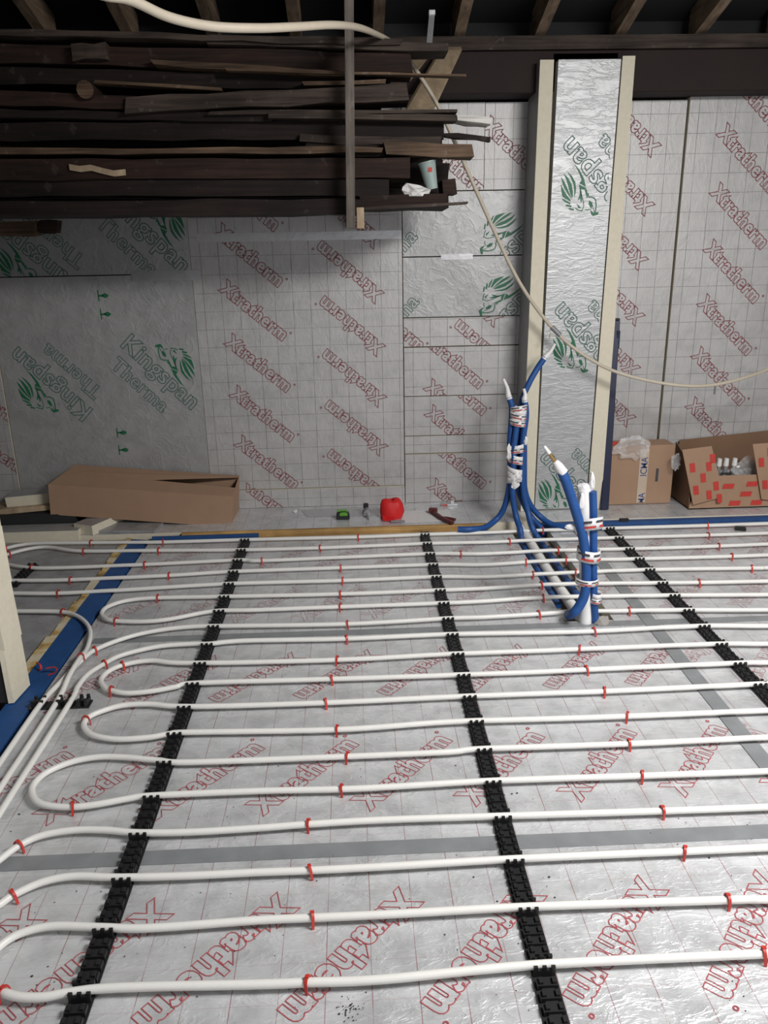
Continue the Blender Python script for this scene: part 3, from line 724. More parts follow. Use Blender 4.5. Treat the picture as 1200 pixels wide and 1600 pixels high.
# ------------------------------------------------------------------ red pipe clips
def clip_mesh():
    mb = MB(); pts = []
    for i in range(9):
        a = math.pi*i/8; pts.append(Vector((0, math.cos(a)*0.0118, math.sin(a)*0.0122+0.003)))
    pts = [Vector((0, 0.0135, -0.019))] + pts + [Vector((0, -0.0135, -0.019))]
    for a, b2 in zip(pts, pts[1:]):
        c = (a+b2)/2; d = (b2-a); L = d.length+0.002; ang = math.atan2(d.z, d.y)
        mb.cbox(c, (0.0065, L, 0.0032), Matrix.Rotation(ang, 3, 'X'))
    mb.cbox((0, 0, 0.0162), (0.009, 0.007, 0.003))
    return mb.mesh('pipe_clip', 'red')
CLIP = clip_mesh()
CL = {'R1': [(9, 855), (140, 848), (253, 847), (560, 839), (850, 829), (1109, 821)], 'R2': [(15, 864), (128, 861), (247, 859), (500, 855), (797, 846), (1109, 836)],
      'R3': [(48, 886), (225, 882), (408, 876), (720, 865), (873, 860), (1126, 853)], 'R4': [(108, 906), (263, 899), (532, 887), (825, 879), (887, 876), (1146, 869)],
      'R5': [(90, 926), (535, 906), (835, 898), (902, 895), (1177, 887)], 'R6': [(245, 934), (532, 928), (848, 915), (1095, 910), (180, 969), (532, 948), (852, 936)],
      'RA': [(95, 956), (124, 1030)], 'R8': [(151, 1014), (543, 975), (844, 960), (985, 954)], 'R9': [(165, 1035), (541, 998), (930, 986)],
      'R10': [(192, 1038), (527, 1031), (907, 1014), (170, 1078), (518, 1061), (918, 1046)], 'R12': [(137, 1122), (508, 1097), (946, 1080), (527, 1140), (982, 1119)],
      'R14': [(543, 1182), (985, 1162), (112, 1260), (534, 1233), (1005, 1212)], 'R16': [(32, 1321), (482, 1287), (1037, 1267)],
      'R17': [(22, 1398), (484, 1359), (1072, 1330)], 'R18': [(487, 1434), (1140, 1407), (2, 1550), (480, 1536), (1197, 1490)]}
PN = {'R1': 'the pipe run closest to the ledge', 'R2': 'the second pipe run from the ledge', 'R3': 'the third pipe run from the ledge', 'R4': 'the fourth pipe run from the ledge',
      'R5': 'the fifth pipe run from the ledge', 'R6': 'the farthest hairpin loop', 'RA': 'the leader pipe in the left doorway', 'R8': 'the upper sweeping leader pipe',
      'R9': 'the lower sweeping leader pipe', 'R10': 'the second farthest hairpin loop', 'R12': 'the third farthest hairpin loop', 'R14': 'the hairpin behind the near tape',
      'R16': 'the run just behind the near tape', 'R17': 'the run before the near tape', 'R18': 'the nearest hairpin loop'}
ORD = ['first', 'second', 'third', 'fourth', 'fifth', 'sixth', 'seventh']
for key, lst in CL.items():
    path = PATHS[key]; two = key in ('R6', 'R10', 'R12', 'R14', 'R18'); seen = {}
    def side(c):
        if not two: return ''
        first = {'R6': 940, 'R10': 0, 'R12': 0, 'R14': 0, 'R18': 0}
        p = fl(*c, ZP); i = min(range(len(path)), key=lambda i: (path[i]-p).length)
        return 'rear arm of ' if i < len(path)/2 else 'front arm of '
    groups = {}
    for c in lst: groups.setdefault(side(c), []).append(c)
    for sd, cs in groups.items():
        for n, c in enumerate(sorted(cs)):
            p = fl(*c, ZP+0.008); i = min(range(1, len(path)-1), key=lambda i: (path[i].xy-p.xy).length)
            a, b2 = path[i-1], path[i+1]; tt = (b2-a).normalized()
            best, bd = p, 9
            for j in range(max(0, i-2), min(len(path)-1, i+2)):
                A, B = path[j], path[j+1]; s = max(0, min(1, (p-A).dot(B-A)/(B-A).length_squared)); q = A+(B-A)*s
                if (q-p).length < bd: best, bd = q, (q-p).length
            o = bpy.data.objects.new('pipe_clip', CLIP); COL.objects.link(o); o.location = best
            o.rotation_euler = (random.uniform(-0.08, 0.08), random.uniform(-0.1, 0.1), math.atan2(tt.y, tt.x)+random.uniform(-0.35, 0.35))
            nm = (ORD[n]+' from the left' if len(cs) > 1 else 'the only one')
            tag(o, 'red clip on %s%s, %s' % (sd, PN[key], nm), 'pipe clip', 'red pipe clips')
for i, (c, lab) in enumerate((((61, 1043), 'loose red clip lying on the yellow doorway foam'), ((82, 1048), 'loose red clip lying on the blue doorway strip'))):
    o = bpy.data.objects.new('pipe_clip', CLIP); COL.objects.link(o); p = fl(*c, 0.02); o.location = p+Vector((0, 0, 0.002)); o.rotation_euler = (1.45, 0.2, 0.8+i)
    tag(o, lab, 'pipe clip', 'red pipe clips')

# ================================================================== BLUE PIPE BUNDLES AND WASTE PIPE
def wrap(parent, path_c, r, z0, z1, turns, name='white_tape', seed=0, text=True, wd=0.022):
    """slanting bands of printed white tape around a bundle; path_c(z)->(x,y)"""
    rnd = random.Random(seed)
    for k in range(turns):
        z = z0+(z1-z0)*(k+0.5)/turns; tilt = rnd.uniform(-0.35, 0.35); az = rnd.uniform(0, 6.28)
        mb = MB(); n = 18; cx, cyy = path_c(z)
        rings = []
        for h in (-wd/2, wd/2):
            rings.append([Vector((cx+math.cos(2*math.pi*i/n)*r[0]*rnd.uniform(1.0, 1.05), cyy+math.sin(2*math.pi*i/n)*r[1]*rnd.uniform(1.0, 1.05),
                                  z+h+tilt*r[0]*math.cos(2*math.pi*i/n+az*0.2))) for i in range(n)])
        kx = len(mb.v); mb.v += rings[0]+rings[1]
        for i in range(n):
            mb.f.append((i, (i+1) % n, n+(i+1) % n, n+i)); mb.m.append(0)
        o = mb.build(name, 'tape_white', parent, smooth=True)
        sm = o.modifiers.new('s', 'SOLIDIFY'); sm.thickness = 0.002
        if text and k % 2 == 0:
            mt2 = MB()
            for j, i in enumerate(range(9, 18)):
                a, b2 = rings[0][i], rings[1][i]; c2, d2 = rings[0][(i+1) % n], rings[1][(i+1) % n]
                off = Vector((cx, cyy, 0)); 
                def pt(p, q, s): 
                    v = p+(q-p)*s; r2 = Vector((v.x-cx, v.y-cyy, 0)).normalized()*0.003; return v+r2
                if j in (1, 2, 3, 5, 6):
                    mt2.add([pt(a, b2, 0.62), pt(c2, d2, 0.62), pt(c2, d2, 0.82), pt(a, b2, 0.82)], [(0, 1, 2, 3)], 0)
                if j in (2, 3, 4, 6, 7):
                    mt2.add([pt(a, b2, 0.2), pt(c2, d2, 0.2), pt(c2, d2, 0.38), pt(a, b2, 0.38)], [(0, 1, 2, 3)], 1)
            mt2.build('tape_print', ['ink_dark', 'ink_red'], o)
def crumple(c, r, seed, sq=(1, 1, 1), amp=0.45, sub=2):
    bm = bmesh.new(); bmesh.ops.create_icosphere(bm, subdivisions=sub, radius=1.0); rnd = random.Random(seed); mb = MB()
    for v in bm.verts:
        nv = mnoise.noise(v.co*2.3+Vector((seed*1.7, seed*0.9, 0))); k = 1+amp*(nv*1.6+rnd.uniform(-0.35, 0.35)); mb.v.append(Vector((c[0]+v.co.x*r*sq[0]*k, c[1]+v.co.y*r*sq[1]*k, c[2]+v.co.z*r*sq[2]*k)))
    bm.verts.ensure_lookup_table()
    for f in bm.faces: mb.f.append(tuple(v.index for v in f.verts)); mb.m.append(0)
    bm.free(); return mb

BX, BY = 0.915, 4.16
RB = 0.0165
bundles = []
def blue_pipe(pts, label, tip=True, group='blue insulated pipes', r=RB, tiplen=None):
    path = cr(pts, 7); base = path[-1]
    t = thing('insulated_pipe', (base.x, base.y, min(p.z for p in path)), label, 'pipe', group)
    MB().tube(path, r, 12).build('insulation_sleeve', 'blue', t, smooth=True)
    if tip:
        a, b2 = path[0], path[1]; d = (a-b2).normalized(); s = Vector((d.z, 0.2, -d.x))*0.006
        L = tiplen or 0.07
        MB().tube([a-d*0.012, a+d*0.010, a+d*L*0.5+s, a+d*L], [r*1.06, r*0.98, r*0.62, r*0.5], 9).build('taped_end', 'tape_white', t, smooth=True)
    return t
P = lambda px, py, Y: wp(px, py, Y)
FY = 4.175
b1 = blue_pipe([P(795, 620, 4.17), P(800, 640, 4.165), P(797, 690, 4.16), P(797, 735, 4.16), P(795, 765, 4.165), P(787, 795, 4.18), P(775, 812, 4.175), fl(757, 824, 0.036), fl(735, 826, 0.045)-Vector((0, 0.01, 0)), fl(715, 826, 0.045)-Vector((0, 0.01, 0))],
          'blue insulated pipe curving left along the batten from the taped bundle', tiplen=0.10)
b2_ = blue_pipe([P(812, 640, 4.14), P(804, 690, 4.13), P(802, 735, 4.13), P(801, 770, 4.13), P(806, 805, 4.12), P(813, 828, 4.06), fl(817, 850, -0.03), fl(834, 880, -0.036), fl(853, 914, -0.036), fl(872, 946, -0.036)],
          'blue insulated pipe entering the channel left of the white waste pipe', tip=False)
b3 = blue_pipe([P(852, 558, 4.20), P(840, 575, 4.20), P(826, 600, 4.19), P(814, 632, 4.185), P(809, 690, 4.18), P(808, 735, 4.18), P(810, 765, 4.18), P(820, 790, 4.19), P(830, 808, 4.19), fl(843, 822, 0.020), fl(850, 832, -0.01)],
          'blue insulated pipe whose top end leans right across the column edge', tiplen=0.085)
b4 = blue_pipe([P(820, 625, 4.15), P(822, 650, 4.14), P(817, 690, 4.135), P(816, 735, 4.135), P(818, 770, 4.135), P(825, 800, 4.125), P(832, 825, 4.07), fl(846, 848, -0.03), fl(871, 884, -0.036), fl(895, 920, -0.036), fl(911, 944, -0.036)],
          'blue insulated pipe entering the channel right of the white waste pipe', tiplen=0.06)
b5 = blue_pipe([P(818, 675, 4.16), P(819, 700, 4.155), P(819, 735, 4.155), P(820, 765, 4.155), P(828, 788, 4.165), P(843, 806, 4.17), fl(862, 819, 0.040), fl(890, 823, 0.040), fl(940, 824, 0.038)-Vector((0, 0.0, 0))],
          'blue insulated pipe curving right along the foot of the column', tiplen=0.05)
cxy = lambda z: (P(808, 700, 4.155).x - 0.004 + (z-0.4)*0.02, 4.152)
wb = thing('tape_wrapping', (cxy(0.5)[0], 4.152, 0.28), 'white printed tape wound around the blue pipe bundle beside the column', 'tape')
wrap(wb, cxy, (0.044, 0.042), 0.61, 0.70, 5, seed=3, wd=0.030); wrap(wb, cxy, (0.045, 0.043), 0.395, 0.495, 4, seed=4, wd=0.030); wrap(wb, cxy, (0.045, 0.043), 0.29, 0.36, 4, seed=6, text=False, wd=0.034)
crumple((cxy(.5)[0]-0.047, 4.13, 0.455), 0.017, 5, (0.8, 0.8, 2.4)).build('tape_tail', 'tape_white', wb)
crumple((cxy(.5)[0]+0.040, 4.118, 0.52), 0.013, 8, (0.8, 0.5, 1.8)).build('tape_tail', 'tape_white', wb)
crumple((cxy(.3)[0]-0.005, 4.115, 0.275), 0.020, 9, (1.1, 0.4, 1.2)).build('tape_tail', 'tape_white', wb)
# white waste pipe lying in the channel
wpz = -0.018
path = [fl(814, 826, wpz+0.03), fl(826, 843, wpz+0.012), fl(846, 876, wpz), fl(875, 920, wpz), fl(905, 962, wpz)]
single('waste_pipe', MB().tube(cr(path, 4), 0.0245, 14), 'white_pvc', 'white waste pipe lying in the floor channel between blue pipes', 'pipe', smooth=True)
# upright group further forward
SY = 2.975
st = fl(914, 974, 0.0); sx = st.x
stub = thing('waste_pipe_stub', (sx, SY, -0.05), 'upright white waste pipe stub taped between two blue pipes', 'pipe')
MB().tube([(sx+0.005, SY, -0.05), (sx+0.002, SY, 0.12), (wp(912, 762, SY).x+0.002, SY, 0.585)], 0.027, 16).build('pipe_body', 'white_pvc', stub, smooth=True)
crumple((wp(912, 762, SY).x, SY, 0.59), 0.026, 11, (1.0, 0.9, 0.8), 0.25).build('taped_end', 'tape_white', stub)
crumple((wp(925, 752, SY).x, SY, 0.615), 0.013, 12, (0.8, 0.8, 3.0), 0.4).build('tape_tail', 'tape_white', stub)
crumple((wp(910, 785, SY-0.03).x, SY-0.024, 0.545), 0.013, 13, (0.9, 0.3, 2.6), 0.3).build('tape_tail', 'tape_white', stub)
FYb = SY-0.035
f1 = blue_pipe([P(877, 735, FYb-0.01), P(886, 757, FYb-0.01), P(900, 800, FYb), P(910, 835, FYb), P(915, 870, FYb-0.002), P(916, 905, FYb-0.004), P(913, 930, FYb-0.01), P(905, 947, FYb-0.015), P(896, 958, FYb-0.01), fl(888, 961, 0.03)],
               'blue insulated pipe of the front group with long bare tip leaning left', tip=False, r=0.020)
a, c = wp(850, 697, FYb-0.01), wp(877, 735, FYb-0.01); d = (c-a)
MB().tube([a, a+d*0.3], [0.006, 0.009], 8).build('wrapped_tip', 'tape_white', f1, smooth=True)
MB().tube([a+d*0.25, a+d*0.72], 0.0065, 8).build('bare_pipe', 'brass', f1, smooth=True)
MB().tube([a+d*0.62, a+d*0.8, c+d*0.1], [0.012, 0.019, 0.0215], 10).build('taped_end', 'tape_white', f1, smooth=True)
f2 = blue_pipe([P(926, 768, SY-0.02), P(927, 800, SY-0.02), P(927, 850, SY-0.022), P(927, 900, SY-0.022), P(928, 940, SY-0.02), P(930, 972, SY-0.01), P(931, 985, SY)],
               'blue insulated upright pipe on the right of the front group', tip=False, r=0.0165)
sc_ = lambda z: (wp(916.5, 880, SY).x, SY-0.016)
wb = thing('tape_wrapping', (sc_(0)[0], SY, 0.1), 'white printed tape bands around the front blue and white pipes', 'tape')
for z, sd in ((0.445, 2), (0.315, 7)):
    wrap(wb, sc_, (0.046, 0.046), z-0.012, z+0.012, 1, seed=sd, wd=0.050)
wrap(wb, sc_, (0.045, 0.045), 0.19, 0.21, 1, seed=9, text=True, wd=0.026); wrap(wb, lambda z: (wp(928, 940, SY).x, SY-0.02), (0.023, 0.024), 0.10, 0.145, 2, seed=12)
crumple((wp(893, 826, SY).x, SY-0.02, 0.435), 0.018, 21, (1.8, 0.6, 0.8), 0.4).build('tape_tail', 'tape_white', wb)
single('mortar_chunk', crumple(fl(940, 972, 0.006)[:], 0.030, 31, (1.2, 0.9, 0.9), 0.25, 2), 'concrete', 'small grey brown mortar lump at the foot of the upright pipes', 'rubble')

# ================================================================== BOXES, POLE
def T3(o): return chain_loc(o)
# long carton, propped on off-cuts
A = [wp(79, 804, 4.345), wp(362, 824, 4.345), wp(373, 800, 4.60), wp(112, 775, 4.60)]
Bt = [wp(75, 757, 4.335), wp(364, 776, 4.335), wp(374, 744, 4.60), wp(117, 726, 4.60)]
t = thing('cardboard_box', (A[0]+A[1]+A[2]+A[3])/4, 'long brown cardboard box lying against the left wall boards', 'box')
def panel(p, th, name, par, mats='card', nrm=None):
    p = [Vector(q) for q in p]; n = nrm or (p[1]-p[0]).cross(p[3]-p[0]).normalized()
    return MB().prism(p, n*th, 0).build(name, mats, par)
panel([A[0], A[1], Bt[1], Bt[0]], 0.004, 'front_panel', t, nrm=Vector((0, 1, 0)))
panel([A[3], A[2], Bt[2], Bt[3]], 0.004, 'back_panel', t, nrm=Vector((0, -1, 0)))
panel([A[0], A[3], Bt[3], Bt[0]], 0.004, 'end_panel', t, nrm=Vector((1, 0, 0)))
panel([A[1], A[2], Bt[2], Bt[1]], 0.004, 'end_panel', t, nrm=Vector((-1, 0, 0)))
panel([A[0], A[1], A[2], A[3]], 0.004, 'bottom_panel', t, nrm=Vector((0, 0, 1)))
lerp = lambda a, b2, s: a+(b2-a)*s
mid0, mid1 = lerp(Bt[0], Bt[3], 0.62), lerp(Bt[1], Bt[2], 0.42)
mslit = lerp(mid0, mid1, 0.5)
panel([Bt[0], Bt[1], mid1, mslit, mid0], 0.003, 'top_flap', t, nrm=Vector((0, 0, -1)))
m2 = lerp(Bt[1], Bt[2], 0.86); m2.z += 0.012
panel([mid0+Vector((0, 0.002, 0.001)), mslit+Vector((0, 0.002, 0.001)), m2, Bt[2]+Vector((0, 0, 0.004)), Bt[3]], 0.003, 'top_flap', t, nrm=Vector((0, 0, -1)))
# closed carton
x0, x1, y0, y1, z0, z1 = 1.512, 1.895, 4.46, 4.615, 0.03, 0.392
t = thing('cardboard_box', (1.70, 4.54, z0), 'closed brown cardboard box with lettered tape beside the navy pole', 'box')
MB().box((x0, y0, z0), (x1, y1, z1)).build('carton', 'card', t, bevel=0.004)
xc = 1.712
MB().box((xc-0.027, y0-0.0022, z0+0.01), (xc+0.027, y0-0.0005, z1-0.02)).build('packing_tape', 'card_tape', t)
TI = solid_text('ICMA', 0.01)
for zc in (0.265, 0.045):
    v, f, wd, ht = TI; sc = 0.115/wd; mb = MB()
    mb.add([(xc+0.002-y*sc*1.15, y0-0.0026, zc+x*sc) for x, y, z in v], f); mb.v = [p for p in mb.v]
    if zc < 0.1:
        for p in mb.v: p.z = max(p.z, z0+0.012)
    mb.build('tape_lettering', 'ink_blue', t)
MB().box((1.79, y0-0.002, 0.17), (1.805, y0-0.0004, 0.25)).build('stamp_mark', 'ink_dark', t)
# crumpled clear bag on it
def bag(c, r, sq, seed, label, name='plastic_bag', mats='plastic'):
    mb = crumple(c, r, seed, sq, 0.42, 3); return single(name, mb, mats, label, 'plastic bag')
bag(wp(988, 699, 4.44)[:], 0.075, (1.25, 0.32, 0.85), 41, 'crumpled clear plastic bag draped over the closed cardboard box')
single('red_wrapper', crumple(wp(955, 694, 4.50)[:], 0.03, 42, (1.5, 0.4, 0.45), 0.4), 'red', 'small red wrapper strip behind the top of the navy pole and bag', 'wrapper')
# open printed carton
x0, x1, y0, y1, z0, z1 = 1.955, 2.72, 4.335, 4.605, 0.03, 0.385
t = thing('cardboard_box', (2.3, 4.47, z0), 'open brown cardboard box with red printed blocks holding fittings', 'box')
th = 0.005
MB().box((x0, y0, z0), (x1, y1, z0+th)).build('bottom_panel', 'card_in', t)
MB().prism([(x0, y1-th, z0), (x1, y1-th, z0), (x1, y1-th, z1+0.06), (x0+0.02, y1-th, z1-0.0)], (0, th, 0)).build('back_panel', 'card_in', t)
MB().prism([(x0, y0, z0), (x0, y1, z0), (x0, y1, z1-0.01), (x0, y0+0.02, z0+0.25)], (th, 0, 0)).build('end_panel', 'card_in', t)
MB().box((x1-th, y0, z0), (x1, y1, z1)).build('end_panel', 'card', t)
fp = MB().prism([(x0, y0, z0), (x1, y0, z0), (x1, y0, z0+0.20), (x0+0.05, y0, z0+0.20)], (0, th, 0)).build('front_panel', 'card', t)
def red_blocks(par, org, ux, uz, cells, w_=0.060, h_=0.030):
    n = ux.cross(uz).normalized()
    if n.y > 0: n = -n
    for (a, b2) in cells:
        c = org+ux*a+uz*b2+n*0.0025; mb = MB()
        mb.add([c-ux*w_/2-uz*h_/2, c+ux*w_/2-uz*h_/2, c+ux*(w_/2+0.006)+uz*h_/2, c-ux*(w_/2-0.006)+uz*h_/2], [(0, 1, 2, 3)])
        mb.build('red_print', 'ink_red', par)
red_blocks(fp, Vector((x0, y0, z0)), Vector((1, 0, 0)), Vector((0, 0, 1)),
           [(0.27, 0.03), (0.40, 0.03), (0.33, 0.085), (0.46, 0.085), (0.22, 0.135), (0.36, 0.145), (0.50, 0.14), (0.56, 0.03), (0.62, 0.09)], 0.066, 0.03)
q = [wp(1066, 703, 4.325), wp(1112, 697, 4.325), wp(1131, 776, 4.318), wp(1083, 789, 4.318)]
lf = MB().prism(q, (0, 0.004, 0)).build('left_flap', 'card', t)
ux = (q[1]-q[0]).normalized(); uz = (q[0]-q[3]).normalized()
red_blocks(lf, q[3], ux, uz, [(0.03, 0.09), (0.10, 0.05), (0.085, 0.16), (0.15, 0.10), (0.035, 0.23), (0.13, 0.225), (0.155, 0.02), (0.16, 0.27)], 0.030, 0.055)
q = [wp(1176, 694, 4.325), wp(1232, 690, 4.325), wp(1236, 785, 4.318), wp(1190, 780, 4.318)]
rf = MB().prism(q, (0, 0.004, 0)).build('right_flap', 'card', t)
ux = (q[1]-q[0]).normalized(); uz = (q[0]-q[3]).normalized()
red_blocks(rf, q[3], ux, uz, [(0.03, 0.09), (0.10, 0.05), (0.085, 0.16), (0.03, 0.23), (0.13, 0.225), (0.09, 0.29)], 0.030, 0.055)
# what lies in the open carton
for i, (px, lab) in enumerate(((1122, 'leftmost white pipe fitting in the open box'), (1133, 'middle white pipe fitting in the open box'), (1146, 'rightmost white pipe fitting in the open box'))):
    c = wp(px, 735, 4.44); t = thing('pipe_fitting', (c.x, c.y, 0.20), lab, 'fitting', 'fittings in the open box')
    MB().tube([(c.x, c.y, 0.20), (c.x, c.y, 0.262)], 0.014, 12).build('body', 'galv', t, smooth=True)
    MB().tube([(c.x, c.y, 0.262), (c.x, c.y-0.004, 0.305)], [0.016, 0.013], 12).build('white_cap', 'white_pvc', t, smooth=True)
c = wp(1134, 733, 4.45); single('manifold_bar', MB().tube([(c.x-0.09, 4.47, 0.215), (c.x+0.16, 4.47, 0.215)], 0.016, 12), 'galv', 'steel manifold bar under the white fittings in the open box', 'manifold', smooth=True)
c = wp(1132, 752, 4.40)
ringp = [Vector((c.x+0.028*math.cos(a), 4.40, 0.190+0.028*math.sin(a))) for a in [2*math.pi*i/16 for i in range(17)]]
single('black_coil', MB().tube(ringp, 0.012, 8, caps=False), 'black', 'small black plastic ring inside the open box', 'ring', smooth=True)
bag(wp(1166, 733, 4.42)[:], 0.062, (1.1, 0.5, 1.0), 47, 'crumpled clear bag of parts inside the open printed box')
bag(wp(1056, 722, 4.40)[:], 0.030, (0.8, 0.5, 1.6), 48, 'scrap of clear plastic on the corner of the open box')
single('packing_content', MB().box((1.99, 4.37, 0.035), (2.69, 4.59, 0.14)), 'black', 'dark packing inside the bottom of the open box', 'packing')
# navy pole
a, b2 = fl(949, 801, 0.03), wp(966, 500, 4.50); t = thing('navy_pole', a, 'tall dark navy metal pole leaning against the column board', 'pole')
a = Vector((a.x, 4.385, 0.03)); b2 = Vector((b2.x, 4.55, wp(966, 500, 4.55).z)); d = (b2-a)
w2 = Vector((0.024, 0, 0)); dp = Vector((0, 0.016, 0))
MB().hexa([a-w2-dp, a+w2-dp, a+w2+dp, a-w2+dp, b2-w2-dp, b2+w2-dp, b2+w2+dp, b2-w2+dp]).build('shaft', 'navy', t, bevel=0.004)
c = a+d*0.90; MB().cbox(c+Vector((0.019, 0, 0)), (0.02, 0.03, 0.10)).build('latch', 'navy', t, bevel=0.003)
MB().cbox(b2+Vector((0, 0, 0.004)), (0.046, 0.03, 0.012)).build('end_cap', 'black', t, bevel=0.003)

# off-cuts at the left
def offcut(px, py, Y, w_, d_, h_, rz, tilt, mat, label, name='foam_offcut', cat='foam offcut', z=None, mats2=None):
    p = wp(px, py, Y); z = p.z if z is None else z
    R = Matrix.Rotation(rz, 3, 'Z') @ Matrix.Rotation(tilt, 3, 'Y')
    mb = MB().cbox((p.x, Y+d_/2, z+h_/2), (w_, d_, h_), R)
    if mats2: mb.m[1] = 1; mb.m[0] = 1
    return single(name, mb, [mat]+([mats2] if mats2 else []), label, cat, 'foam and timber off-cuts', bevel=0)
offcut(45, 844, 4.20, 0.55, 0.13, 0.062, 0.0, 0, 'foam', 'long cream foam offcut at the front of the pile on the left', z=0.001, mats2='foil_plain')
offcut(147, 842, 4.22, 0.13, 0.26, 0.055, -0.45, 0, 'foam', 'cream foam offcut angled away beneath the long carton', z=0.029, mats2='foil_plain')
offcut(50, 830, 4.34, 0.50, 0.16, 0.085, 0.03, 0, 'dark_wall', 'black weathered timber block on the left offcut pile', 'timber_block', 'timber', z=0.030)
offcut(28, 806, 4.38, 0.40, 0.16, 0.030, 0.05, -0.05, 'pale_timber', 'thin tan board lying on the black block at the left', 'timber_board', 'timber', z=0.118)
offcut(48, 796, 4.42, 0.27, 0.16, 0.060, 0.04, -0.06, 'foam', 'small cream foam block on top of the left offcut pile', z=0.150, mats2='foil_plain')
offcut(100, 822, 4.42, 0.24, 0.14, 0.055, 0.2, 0, 'old_b', 'short brown timber wedged under the end of the long carton', 'timber_block', 'timber', z=0.030)
single('foil_offcut', MB().cbox((wp(205, 838, 4.3).x, 4.33, 0.036), (0.34, 0.20, 0.012), Matrix.Rotation(-0.1, 3, 'Z')), 'foil_dull', 'flat grey foil offcut on the ledge before the long carton', 'foil sheet')
single('mortar_chunk', crumple(fl(222, 836, 0.01)[:], 0.026, 51, (1.7, 0.9, 0.7), 0.3), 'foam_old', 'yellow foam crumb at the corner of the blue strips', 'rubble')

# ================================================================== THINGS ON THE LEDGE
ZL = 0.0282
p = fl(536, 811, ZL); t = thing('tape_measure', p, 'green and black tape measure on the ledge', 'tape measure')
prof = [(-0.036, 0), (0.036, 0), (0.040, 0.012), (0.036, 0.04), (0.018, 0.052), (-0.018, 0.052), (-0.036, 0.040), (-0.040, 0.012)]
MB().prism([p+Vector((x, -0.018, z)) for x, z in prof], (0, 0.036, 0)).build('case', 'black', t, bevel=0.003)
MB().prism([p+Vector((x*0.62+0.004, -0.0195, z*0.45+0.024)) for x, z in prof], (0, 0.039, 0)).build('green_cover', 'green', t, bevel=0.002)
MB().box(p+Vector((-0.033, -0.014, 0.046)), p+Vector((0.028, 0.014, 0.056))).build('grip', 'green', t, bevel=0.003)
p = fl(573, 806, ZL); t = thing('drill_chuck', p, 'small grey steel drill chuck with bit on the ledge', 'drill chuck')
MB().tube([p+Vector((0, 0.03, 0.026)), p+Vector((0, 0.0, 0.024)), p+Vector((0.003, -0.022, 0.022))], [0.020, 0.027, 0.021], 12).build('body', 'steel', t, smooth=True)
MB().tube([p+Vector((0.003, -0.02, 0.020)), p+Vector((0.010, -0.085, 0.005))], 0.0045, 8).build('bit', 'steel', t, smooth=True)
MB().box(p+Vector((-0.018, 0.02, 0.03)), p+Vector((0.012, 0.05, 0.066))).build('key', 'black', t, bevel=0.004)
# red roll: a short coiled reel, slightly slumped
p = fl(612, 808, ZL); t = thing('red_strap_roll', p, 'bright red rolled strap standing on the ledge', 'strap roll')
mb = MB(); n = 22
prf = [(0.064, 0.0), (0.072, 0.03), (0.066, 0.075), (0.054, 0.104), (0.034, 0.112), (0.016, 0.108), (0.014, 0.085)]
for r, z in prf:
    for i in range(n):
        a = 2*math.pi*i/n; k = 1+0.05*math.sin(3*a+z*40)
        mb.v.append(p+Vector((r*k*math.cos(a), r*k*0.8*math.sin(a), z+0.006*math.sin(2*a+1))))
for j in range(len(prf)-1):
    for i in range(n): mb.f.append((j*n+i, j*n+(i+1) % n, (j+1)*n+(i+1) % n, (j+1)*n+i)); mb.m.append(0)
mb.f.append(tuple(range(n-1, -1, -1))); mb.f.append(tuple(range((len(prf)-1)*n, len(prf)*n))); mb.m += [0, 0]
mb.build('coil', 'red_roll', t, smooth=True)
q0 = fl(598, 814, ZL+0.004); MB().prism([q0, q0+Vector((0.06, -0.01, 0)), q0+Vector((0.075, 0.04, 0.02)), q0+Vector((0, 0.05, 0.02))], (0, 0, 0.006)).build('loose_end', 'red_roll', t)
q0 = fl(619, 815, ZL+0.008); single('steel_rod', MB().tube([q0-Vector((0.03, -0.005, 0)), q0+Vector((0.05, 0, 0))], 0.007, 8), 'steel', 'short grey steel rod lying before the red strap roll', 'rod', smooth=True)
# pipe cutter with maroon handles
p = fl(692, 808, ZL); t = thing('pipe_cutter', p, 'maroon handled pipe cutter lying on the ledge', 'pipe cutter')
a = fl(677, 800, ZL+0.016); c = fl(690, 809, ZL+0.016); e1 = fl(707, 817, ZL+0.016); e2 = fl(711, 812, ZL+0.016)
MB().tube(cr([a, lerp(a, c, .6), c, e1], 4), 0.013, 8, flat=0.8).build('handle', 'maroon', t, smooth=True)
MB().tube(cr([c, lerp(c, e2, .5)+Vector((0, 0.01, 0)), e2], 4), 0.011, 8, flat=0.8).build('handle', 'maroon', t, smooth=True)
MB().cbox(a+Vector((0, 0.012, 0.006)), (0.05, 0.03, 0.03), Matrix.Rotation(-0.3, 3, 'Z')).build('jaw', 'maroon', t, bevel=0.005)
p = fl(702, 790, ZL); t = thing('steel_bracket', p, 'small shiny steel bracket against the wall behind the pipe cutter', 'bracket')
MB().box(p+Vector((-0.05, -0.012, 0)), p+Vector((0.05, 0.012, 0.016))).build('plate', 'galv', t, bevel=0.002)
MB().box(p+Vector((0.005, -0.010, 0.012)), p+Vector((0.028, 0.010, 0.034))).build('lug', 'galv', t, bevel=0.002)
MB().box(p+Vector((-0.046, -0.0135, 0.003)), p+Vector((-0.012, -0.0115, 0.012))).build('print', 'ink_red', t)
q = [fl(470, 797, ZL+0.0006), fl(592, 790, ZL+0.0006), fl(592, 806, ZL+0.0006), fl(480, 808, ZL+0.0006)]
single('paper_strip', MB().prism(q, (0, 0, 0.0008)), 'tape_alu', 'flat pale foil strip on the ledge behind the tape measure', 'foil strip')
q = [fl(632, 798, ZL+0.0006), fl(702, 797, ZL+0.0006), fl(708, 814, ZL+0.0006), fl(626, 817, ZL+0.0006)]
